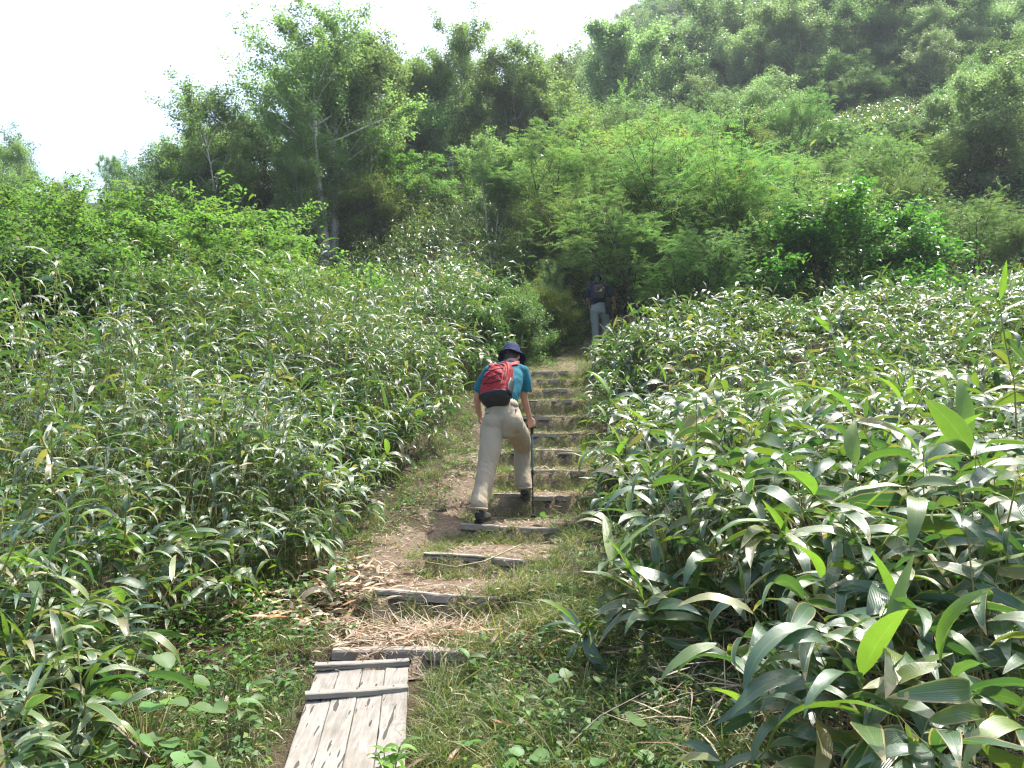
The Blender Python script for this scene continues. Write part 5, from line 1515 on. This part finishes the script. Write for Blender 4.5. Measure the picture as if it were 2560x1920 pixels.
# ---- red rucksack ----------------------------------------------------
def frame_from(bottom, top, yaw_):
    Tv = (top - bottom); Ht = Tv.length; Tv.normalize()
    N0 = Vector((0, -1, 0)); N0 = (N0 - Tv * N0.dot(Tv)).normalized()
    N0 = (Matrix.Rotation(yaw_, 3, Tv) @ N0).normalized()
    Xv = Tv.cross(N0).normalized()         # wearer's right
    return Xv, N0, Tv, Ht
def pack_shell(Xv, N, Tv, H, b, w, dep, n=40, power=3.4, t0=0., t1=1., inset=0.0, off=0.0):
    prof = [(0, .70, .55), (.03, .88, .80), (.10, .98, .97), (.25, 1.0, 1.0), (.42, 1.0, .98), (.58, .97, .88), (.72, .90, .72), (.84, .78, .55), (.93, .58, .38), (.98, .36, .24), (1.0, .2, .12)]
    ts = sorted(set([p_[0] for p_ in prof if t0 <= p_[0] <= t1] + [t0, t1]))
    V, Fc = [], []
    for t in ts:
        ww = np.interp(t, [p_[0] for p_ in prof], [p_[1] for p_ in prof]) * w + off
        dd = np.interp(t, [p_[0] for p_ in prof], [p_[2] for p_ in prof]) * dep + off
        for k in range(n):
            a = 2 * math.pi * k / n; c, s = math.cos(a), math.sin(a)
            c = math.copysign(abs(c) ** (2 / power), c); s = math.copysign(abs(s) ** (2 / power), s)
            V.append(b + Xv * c * ww + N * (dd * .5 * (s + 1)) + Tv * t * H)
    m = len(ts)
    for i in range(m - 1):
        for k in range(n):
            a, q = i * n + k, i * n + (k + 1) % n; Fc.append((a, q, q + n, a + n))
    Fc.append(tuple(range(n - 1, -1, -1))); Fc.append(tuple((m - 1) * n + k for k in range(n)))
    return V, Fc
def shell_obj(name, VF, m, root, O, voxel=.008, wr=.004, sm_=2):
    S = Shape(); S.V, S.F = VF
    return obj(name, S.mesh(name, voxel, sm_, wrinkle=(lambda p: wr * noise.noise(p * 22) + wr * .5 * noise.noise(p * 55)) if wr else None, origin=O), m, root)
pb, ptp = Z1(452, 612, 7.56), Z1(496, 280, 7.86)
Xv, Nv, Tv, Hp = frame_from(pb, ptp, -.50)
if Xv.x < 0: Xv = -Xv
r1 = empty('backpack', pb, label='red rucksack with black base and crossed elastic cord on the back of the front hiker', category='backpack')
OB = pb
main = shell_obj('main_bag', pack_shell(Xv, Nv, Tv, Hp, pb, .145, .20), M['pack_red'], r1, OB)
# black base wraps the lowest quarter
shell_obj('base', pack_shell(Xv, Nv, Tv, Hp, pb - Tv * .004, .145, .20, t0=0, t1=.13, off=.004), M['pack_black'], r1, OB, .006, .002, 2)
# front pocket bulges from the outer face
S = Shape()
fc = pb + Nv * .185
V = []
S.ball(pb + Tv * Hp * .42 + Nv * .165 - Xv * .010, (.112, .050, .150), Matrix((Xv, Nv, Tv)).transposed(), 24)
pock = obj('front_pocket', S.mesh('front_pocket', .007, 2, origin=OB, wrinkle=lambda p: .004 * noise.noise(p * 30)), M['pack_red'], r1)
def pk(x, n_, t): return tuple(pb + Xv * x + Nv * n_ + Tv * Hp * t - OB)
from mathutils.bvhtree import BVHTree
def bvh(*obs):
    V, Fc = [], []
    for o in obs:
        b = len(V); V += [v.co.copy() for v in o.data.vertices]; Fc += [tuple(i + b for i in p_.vertices) for p_ in o.data.polygons]
    return BVHTree.FromPolygons(V, Fc)
BV = bvh(main, pock)
def hug(x, t, off=.003, side=None):
    """point on the bag's outer face"""
    if side is None: a = Vector(pk(x, .6, t)); d = -Nv
    else: a = Vector(pk(.5 * side, x, t)); d = -Xv * side
    h = BV.ray_cast(a, d)
    return tuple(h[0] - d * off) if h[0] else None
def hug_line(name, pts, r, m, parent, sub=6, side=None):
    q = []
    for (a, b) in zip(pts[:-1], pts[1:]):
        for k in range(sub): q.append(hug(a[0] + (b[0] - a[0]) * k / sub, a[1] + (b[1] - a[1]) * k / sub, r * .8, side))
    q.append(hug(pts[-1][0], pts[-1][1], r * .8, side)); q = [p_ for p_ in q if p_]
    if len(q) > 1: return obj(name, tube_mesh(name, [(q, [r] * len(q))], 5), m, parent)
# elastic cord laced between eyelets
cordp = [(-.085, .30), (.01, .37), (.085, .30), (.02, .42), (-.085, .46), (.0, .545), (.085, .50), (.02, .60), (-.075, .62), (0, .68), (.07, .64)]
hug_line('elastic_cord', [(-.085, .30), (0, .385), (.085, .46), (0, .55), (-.08, .62)], .0024, M['black'], r1)
hug_line('elastic_cord', [(.085, .30), (0, .385), (-.09, .46), (0, .55), (.075, .62)], .0024, M['black'], r1)
hug_line('elastic_cord', [(-.08, .62), (-.04, .70), (.03, .71), (.075, .62)], .0024, M['black'], r1)
hug_line('elastic_cord', [(-.085, .30), (0, .27), (.085, .30)], .0030, M['black'], r1)
for x, t in ((-.085, .30), (.085, .30), (-.09, .46), (.085, .46), (-.08, .62), (.075, .62)):
    h = hug(x, t, .002)
    if h: obj('eyelet', Shape().ball(Vector(h) + Vector(OB), .0085, n=10).mesh('eyelet', origin=OB), M['black'], r1)
hug_line('zip', [(-.118, .34), (-.112, .55), (-.085, .70), (-.03, .80), (.04, .80), (.095, .69), (.115, .52), (.118, .34)], .0032, M['black'], r1, 5)
hug_line('zip', [(.125, .30), (.132, .55), (.11, .74), (.06, .88), (-.02, .92), (-.08, .88)], .0032, M['black'], r1, 5)
hug_line('piping', [(.10, .22), (.105, .50), (.09, .72), (.03, .86)], .0045, M['pack_salmon'], r1, 6)
# stretch side pocket
for s in (1, -1):
    V, F_ = [], []
    rows = 7
    for i in range(rows):
        t = .10 + .34 * i / (rows - 1)
        for j in range(8):
            n_ = .035 + .115 * j / 7 * (1 - .22 * max(0, (i - 3)) / 3)
            h = hug(n_, t, .009 + .010 * math.sin(math.pi * j / 7), s) or pk(.15 * s, n_, t)
            V.append(h)
    for i in range(rows - 1):
        for j in range(7):
            a = i * 8 + j; F_.append((a, a + 1, a + 9, a + 8))
    me = bpy.data.meshes.new('side_pocket'); me.from_pydata(V, [], F_); me.update()
    for p_ in me.polygons: p_.use_smooth = True
    o = obj('side_pocket', me, M['pack_black'], r1); md = o.modifiers.new('t', 'SOLIDIFY'); md.thickness = .004
    obj('pocket_hem', tube_mesh('pocket_hem', [([V[(rows - 1) * 8 + j] for j in range(8)], [.004] * 8)], 5), M['pack_black'], r1)
# shoulder straps over the shoulders, haul loop
def ribbon(name, pts, w, side, m, parent, O, th=.010):
    P = [Vector(p_) for p_ in pts]; S = Shape()
    S.loft(P, [w] * len(P), [th] * len(P), side=side, n=12, power=3)
    return obj(name, S.mesh(name, origin=O), m, parent)
def catm(pts, sub=6):
    out = []; m = len(pts); pts = [Vector(p_) for p_ in pts]
    for i in range(m - 1):
        p0, p1_, p2, p3 = pts[max(i - 1, 0)], pts[i], pts[i + 1], pts[min(i + 2, m - 1)]
        for k in range(sub):
            t = k / sub; out.append(.5 * ((2 * p1_) + (p2 - p0) * t + (2 * p0 - 5 * p1_ + 4 * p2 - p3) * t * t + (3 * p1_ - p0 - 3 * p2 + p3) * t ** 3))
    out.append(pts[-1]); return out
rs = catm([Z1(492, 300, 7.80), Z1(535, 283, 7.84), Z1(592, 272, 7.90), Z1(605, 290, 8.03), Z1(585, 400, 8.05), Z1(570, 520, 7.92)])
ribbon('shoulder_strap', rs, .026, Vector((.2, 1, .5)), M['pack_salmon'], r1, OB, .008)
ls = catm([Z1(455, 300, 7.80), Z1(420, 288, 7.84), Z1(388, 282, 7.92), Z1(380, 300, 8.05), Z1(400, 400, 8.08), Z1(420, 520, 7.95)])
ribbon('shoulder_strap', ls, .026, Vector((.2, 1, .5)), M['pack_salmon'], r1, OB, .008)
loop = catm([Z1(462, 285, 7.83), Z1(470, 262, 7.84), Z1(490, 262, 7.85), Z1(498, 284, 7.86)])
obj('haul_loop', tube_mesh('haul_loop', [([tuple(v - OB) for v in loop], [.005] * len(loop))], 6), M['pack_black'], r1)
obj('logo', tube_mesh('logo', [([h for h in [hug(-.055 + .012 * i, .665 + .006 * (i % 2), .002) for i in range(5)] if h], [.0022] * 5)], 4), M['pack_salmon'], r1)

# ---- trekking pole ---------------------------------------------------
pt_, ptip = Z1(706, 762, 8.085), Z1(716, 1478, 7.60)
ptip.z = gz(ptip.x, ptip.y) - .005
po = empty('trekking_pole', ptip, label='dark green trekking pole held in the right hand of the front hiker', category='trekking pole')
ax = (pt_ - ptip).normalized(); Lp = (pt_ - ptip).length
def pp(t): return tuple(ax * Lp * t)
obj('shaft', tube_mesh('shaft', [([pp(.50), pp(.97)], [.0085, .0090])], 10), M['pole_green'], po)
obj('lower_shaft', tube_mesh('lower_shaft', [([pp(.06), pp(.52)], [.0062, .0070])], 10), M['black'], po)
obj('collar', tube_mesh('collar', [([pp(.485), pp(.49), pp(.53), pp(.535)], [.008, .0115, .0115, .008])], 10), M['black'], po)
obj('tip', tube_mesh('tip', [([pp(0), pp(.02), pp(.06), pp(.075)], [.002, .005, .008, .007])], 8), M['steel'], po)
bk = tube_mesh('basket', [([pp(.050), pp(.052), pp(.060), pp(.062)], [.006, .026, .026, .006])], 16); obj('basket', bk, M['black'], po)
gp = Shape(); side = Vector((-.95, .1, .1))
gp.limb([Vector(ptip) + ax * Lp * .93, Vector(ptip) + ax * Lp * .98, Vector(ptip) + ax * Lp * 1.015], [.015, .017, .016]); gp.limb([pt_ + Vector((-.060, -.012, .012)), pt_ + Vector((.0, .0, .010)), pt_ + Vector((.030, .010, .002))], [.016, .017, .013])
obj('grip', gp.mesh('grip', .006, 2, origin=ptip), M['black'], po)
sl = catm([pt_ + Vector((-.02, -.02, 0)), pt_ + Vector((-.045, -.02, -.08)), pt_ + Vector((-.03, -.02, -.13)), pt_ + Vector((-.012, -.01, -.06)), pt_ + Vector((-.006, 0, 0))])
ribbon('wrist_strap', sl, .007, Vector((0, 1, 0)), M['black'], po, ptip, .0018)

# ---- the far hiker ---------------------------------------------------
def Z2(zx, zy, d): return W(552 + zx / 17.28, 264 + zy / 17.28, d)
D2 = 18.5
gx2 = Z2(780, 1450, D2); gx2.z = gz(gx2.x, D2)
p2 = empty('person', gx2, label='far hiker in navy top and grey-green trousers walking away into the shade of the trees', category='person')
O2 = gx2.copy()
shift = gx2 - Z2(780, 1450, D2)
def Q(zx, zy, dd=0): return Z2(zx, zy, D2 + dd) + Vector((0, 0, shift.z))
hc2 = Q(760, 245, .12)
R2 = head_frame(hc2, (.05, .35, .95), (.1, 1, -.3))
S = Shape()
build_head(S, hc2, R2, Q(780, 330, .05))
S.limb([Q(800, 760), Q(790, 650), Q(790, 500, .04), Q(785, 380, .08)], [.16, .14, .17, .15], [.11, .10, .12, .09])
lsh2, rsh2 = Q(665, 385, .08), Q(925, 385, .08)
S.limb([lsh2, rsh2], [.055, .055])
S.limb([lsh2, Q(615, 560, .1), Q(640, 700, .28)], [.05, .040, .027]); S.limb([rsh2, Q(1035, 555, .02), Q(1085, 700, .15)], [.052, .044, .030])
hand(S, Q(640, 700, .28), (.1, .5, -.6), (-.8, .2, .3), 1.0, 1, .7); hand(S, Q(1085, 700, .15), (.0, .6, -.5), (.5, .5, .5), 1.05, 1, 1.1)
S.limb([Q(730, 780), Q(745, 1050, .03), Q(752, 1380, -.02), Q(756, 1420, 0)], [.085, .058, .042, .035]); S.limb([Q(885, 780), Q(935, 1040, .15), Q(905, 1270, .12), Q(905, 1300, .14)], [.085, .058, .042, .035])
obj('body', S.mesh('body', .011, 2, origin=O2), M['skin'], p2)
for s in (-1, 1): obj('eye', Shape().ball(hc2 + R2 @ Vector((.032 * s, .082, .012)), .0125, n=8).mesh('eye', origin=O2), M['eye'], p2)
Hh = Shape(); Hh.ball(hc2 + R2 @ Vector((0, -.016, .03)), (.081, .097, .092), R2); Hh.ball(hc2 + R2 @ Vector((0, -.045, -.035)), (.074, .062, .075), R2)
obj('hair', Hh.mesh('hair', .011, 1, origin=O2), M['hair'], p2)
bucket_hat(p2, hc2 + R2 @ Vector((0, 0, .055)), head_frame(hc2, (.05, .30, .95), (0, 1, -.3)), M['hat_dark'], O2, r=.092, brim=.05)
S = Shape()
S.limb([Q(795, 690), Q(792, 620), Q(790, 490, .04), Q(787, 400, .07)], [.165, .165, .185, .165], [.12, .12, .13, .10], n=18)
S.limb([lsh2, Q(790, 360, .07), rsh2], [.066, .085, .066]); S.limb([Q(785, 350, .06), Q(778, 312, .05)], [.085, .074])
S.limb([lsh2, Q(630, 470, .09), Q(618, 540, .10)], [.070, .072, .076]); S.limb([rsh2, Q(985, 470, .05), Q(1025, 530, .03)], [.072, .076, .078])
obj('shirt', S.mesh('shirt', .012, 3, wrinkle=fold_noise(16, .006, (1, 1, .6)), origin=O2), M['navy'], p2)
S = Shape()
S.limb([Q(797, 650), Q(800, 700), Q(805, 790)], [.150, .168, .180], [.115, .125, .13], n=18)
S.limb([Q(735, 800), Q(742, 1040, .03), Q(752, 1250, -.0), Q(757, 1385, -.02)], [.108, .088, .078, .074], [.11, .09, .085, .084], n=16)
S.limb([Q(885, 800), Q(938, 1030, .15), Q(925, 1170, .14), Q(905, 1280, .12)], [.108, .088, .080, .076], [.11, .09, .085, .084], n=16)
obj('trousers', S.mesh('trousers', .012, 3, wrinkle=fold_noise(12, .007, (1, 1, .7)), origin=O2), M['grey_trousers'], p2)
hl = Q(757, 1455, -.08); hl.z = gz(hl.x, hl.y) ; boots(p2, hl, 0, .05, M['boot'], .28, False, O2)
hr = Q(905, 1340, .06); boots(p2, hr, 0, -.15, M['boot'], .28, False, O2)
# its pack
pb2, pt2 = Q(800, 655, -.10), Q(798, 345, .0)
Xv, Nv, Tv, Hp = frame_from(pb2, pt2, 0.0)
if Xv.x < 0: Xv = -Xv
pb = pb2
r2 = empty('backpack', pb2, label='black daypack with a purple panel and yellow triangle on the back of the far hiker', category='backpack')
m2 = shell_obj('main_bag', pack_shell(Xv, Nv, Tv, Hp, pb2, .165, .17), M['pack_black'], r2, pb2, .010, .003)
OB = pb2
BV = bvh(m2)
def patch(name, poly, m, off=.005):
    q = [hug(x, t, off) for x, t in poly]; q = [v for v in q if v]
    me = bpy.data.meshes.new(name); me.from_pydata(q, [], [tuple(range(len(q)))]); me.update()
    o = obj(name, me, m, r2); md = o.modifiers.new('t', 'SOLIDIFY'); md.thickness = .006
patch('front_panel', [(-.095, .42), (.06, .42), (.07, .62), (.045, .84), (-.07, .86), (-.09, .66)], M['pack_purple'])
patch('yellow_triangle', [(-.01, .44), (.072, .45), (.068, .67)], M['yellow_patch'], .012)
patch('red_badge', [(-.02, .78), (.02, .82), (.0, .88), (-.04, .86)], M['red_patch'], .012)
for s in (-1, 1):
    st = catm([pb2 + Xv * .06 * s + Tv * Hp * .86 + Nv * .03, pb2 + Xv * .11 * s + Tv * Hp * 1.02 + Nv * -.02, pb2 + Xv * .13 * s + Tv * Hp * .98 - Nv * .17, pb2 + Xv * .13 * s + Tv * Hp * .6 - Nv * .27, pb2 + Xv * .14 * s + Tv * Hp * .25 - Nv * .18])
    ribbon('shoulder_strap', st, .024, Xv, M['pack_black'], r2, pb2, .008)
# black camera hanging at the right hip of the far hiker
cs = Q(945, 760, -.05)
cm = empty('shoulder_bag', cs, label='small black bag hanging at the right hip of the far hiker', category='bag')
S = Shape().loft([cs + Vector((0, 0, -.13)), cs + Vector((0, 0, -.12)), cs + Vector((0, 0, .08)), cs + Vector((0, 0, .10))], [.045, .055, .055, .045], [.040, .048, .048, .04], n=20, power=4)
obj('pouch', S.mesh('pouch', origin=cs), M['pack_black'], cm)
S = Shape().loft([cs + Vector((0, -.052, -.02)), cs + Vector((0, -.052, .09))], [.045, .045], [.008, .008], n=12, power=4)
obj('flap', S.mesh('flap', origin=cs), M['pack_black'], cm)
ribbon('strap', catm([cs + Vector((0, 0, .08)), Q(925, 600, -.12), Q(940, 420, -.05), Q(925, 350, .05)]), .012, Vector((1, 0, 0)), M['pack_black'], cm, cs, .003)

# labels that would still be shared get their order across the view
def finish_labels():
    bpy.context.view_layer.update()
    ordn = ['first', 'second', 'third', 'fourth', 'fifth', 'sixth', 'seventh', 'eighth', 'ninth', 'tenth', 'eleventh', 'twelfth', 'thirteenth', 'fourteenth', 'fifteenth',
            'sixteenth', 'seventeenth', 'eighteenth', 'nineteenth', 'twentieth']
    by = {}
    for o in COL.objects:
        if o.parent is None and o.get('label') and o.get('kind') not in ('stuff', 'structure'): by.setdefault(o['label'], []).append(o)
    for lab, os_ in by.items():
        if len(os_) < 2: continue
        os_.sort(key=lambda o: project(o.location.x, max(o.location.y, .5), o.location.z)[0])
        for i, o in enumerate(os_):
            if i < len(ordn): o['label'] = lab + (', leftmost' if i == 0 else ', ' + ordn[i] + ' from left')
finish_labels()
haze_box()
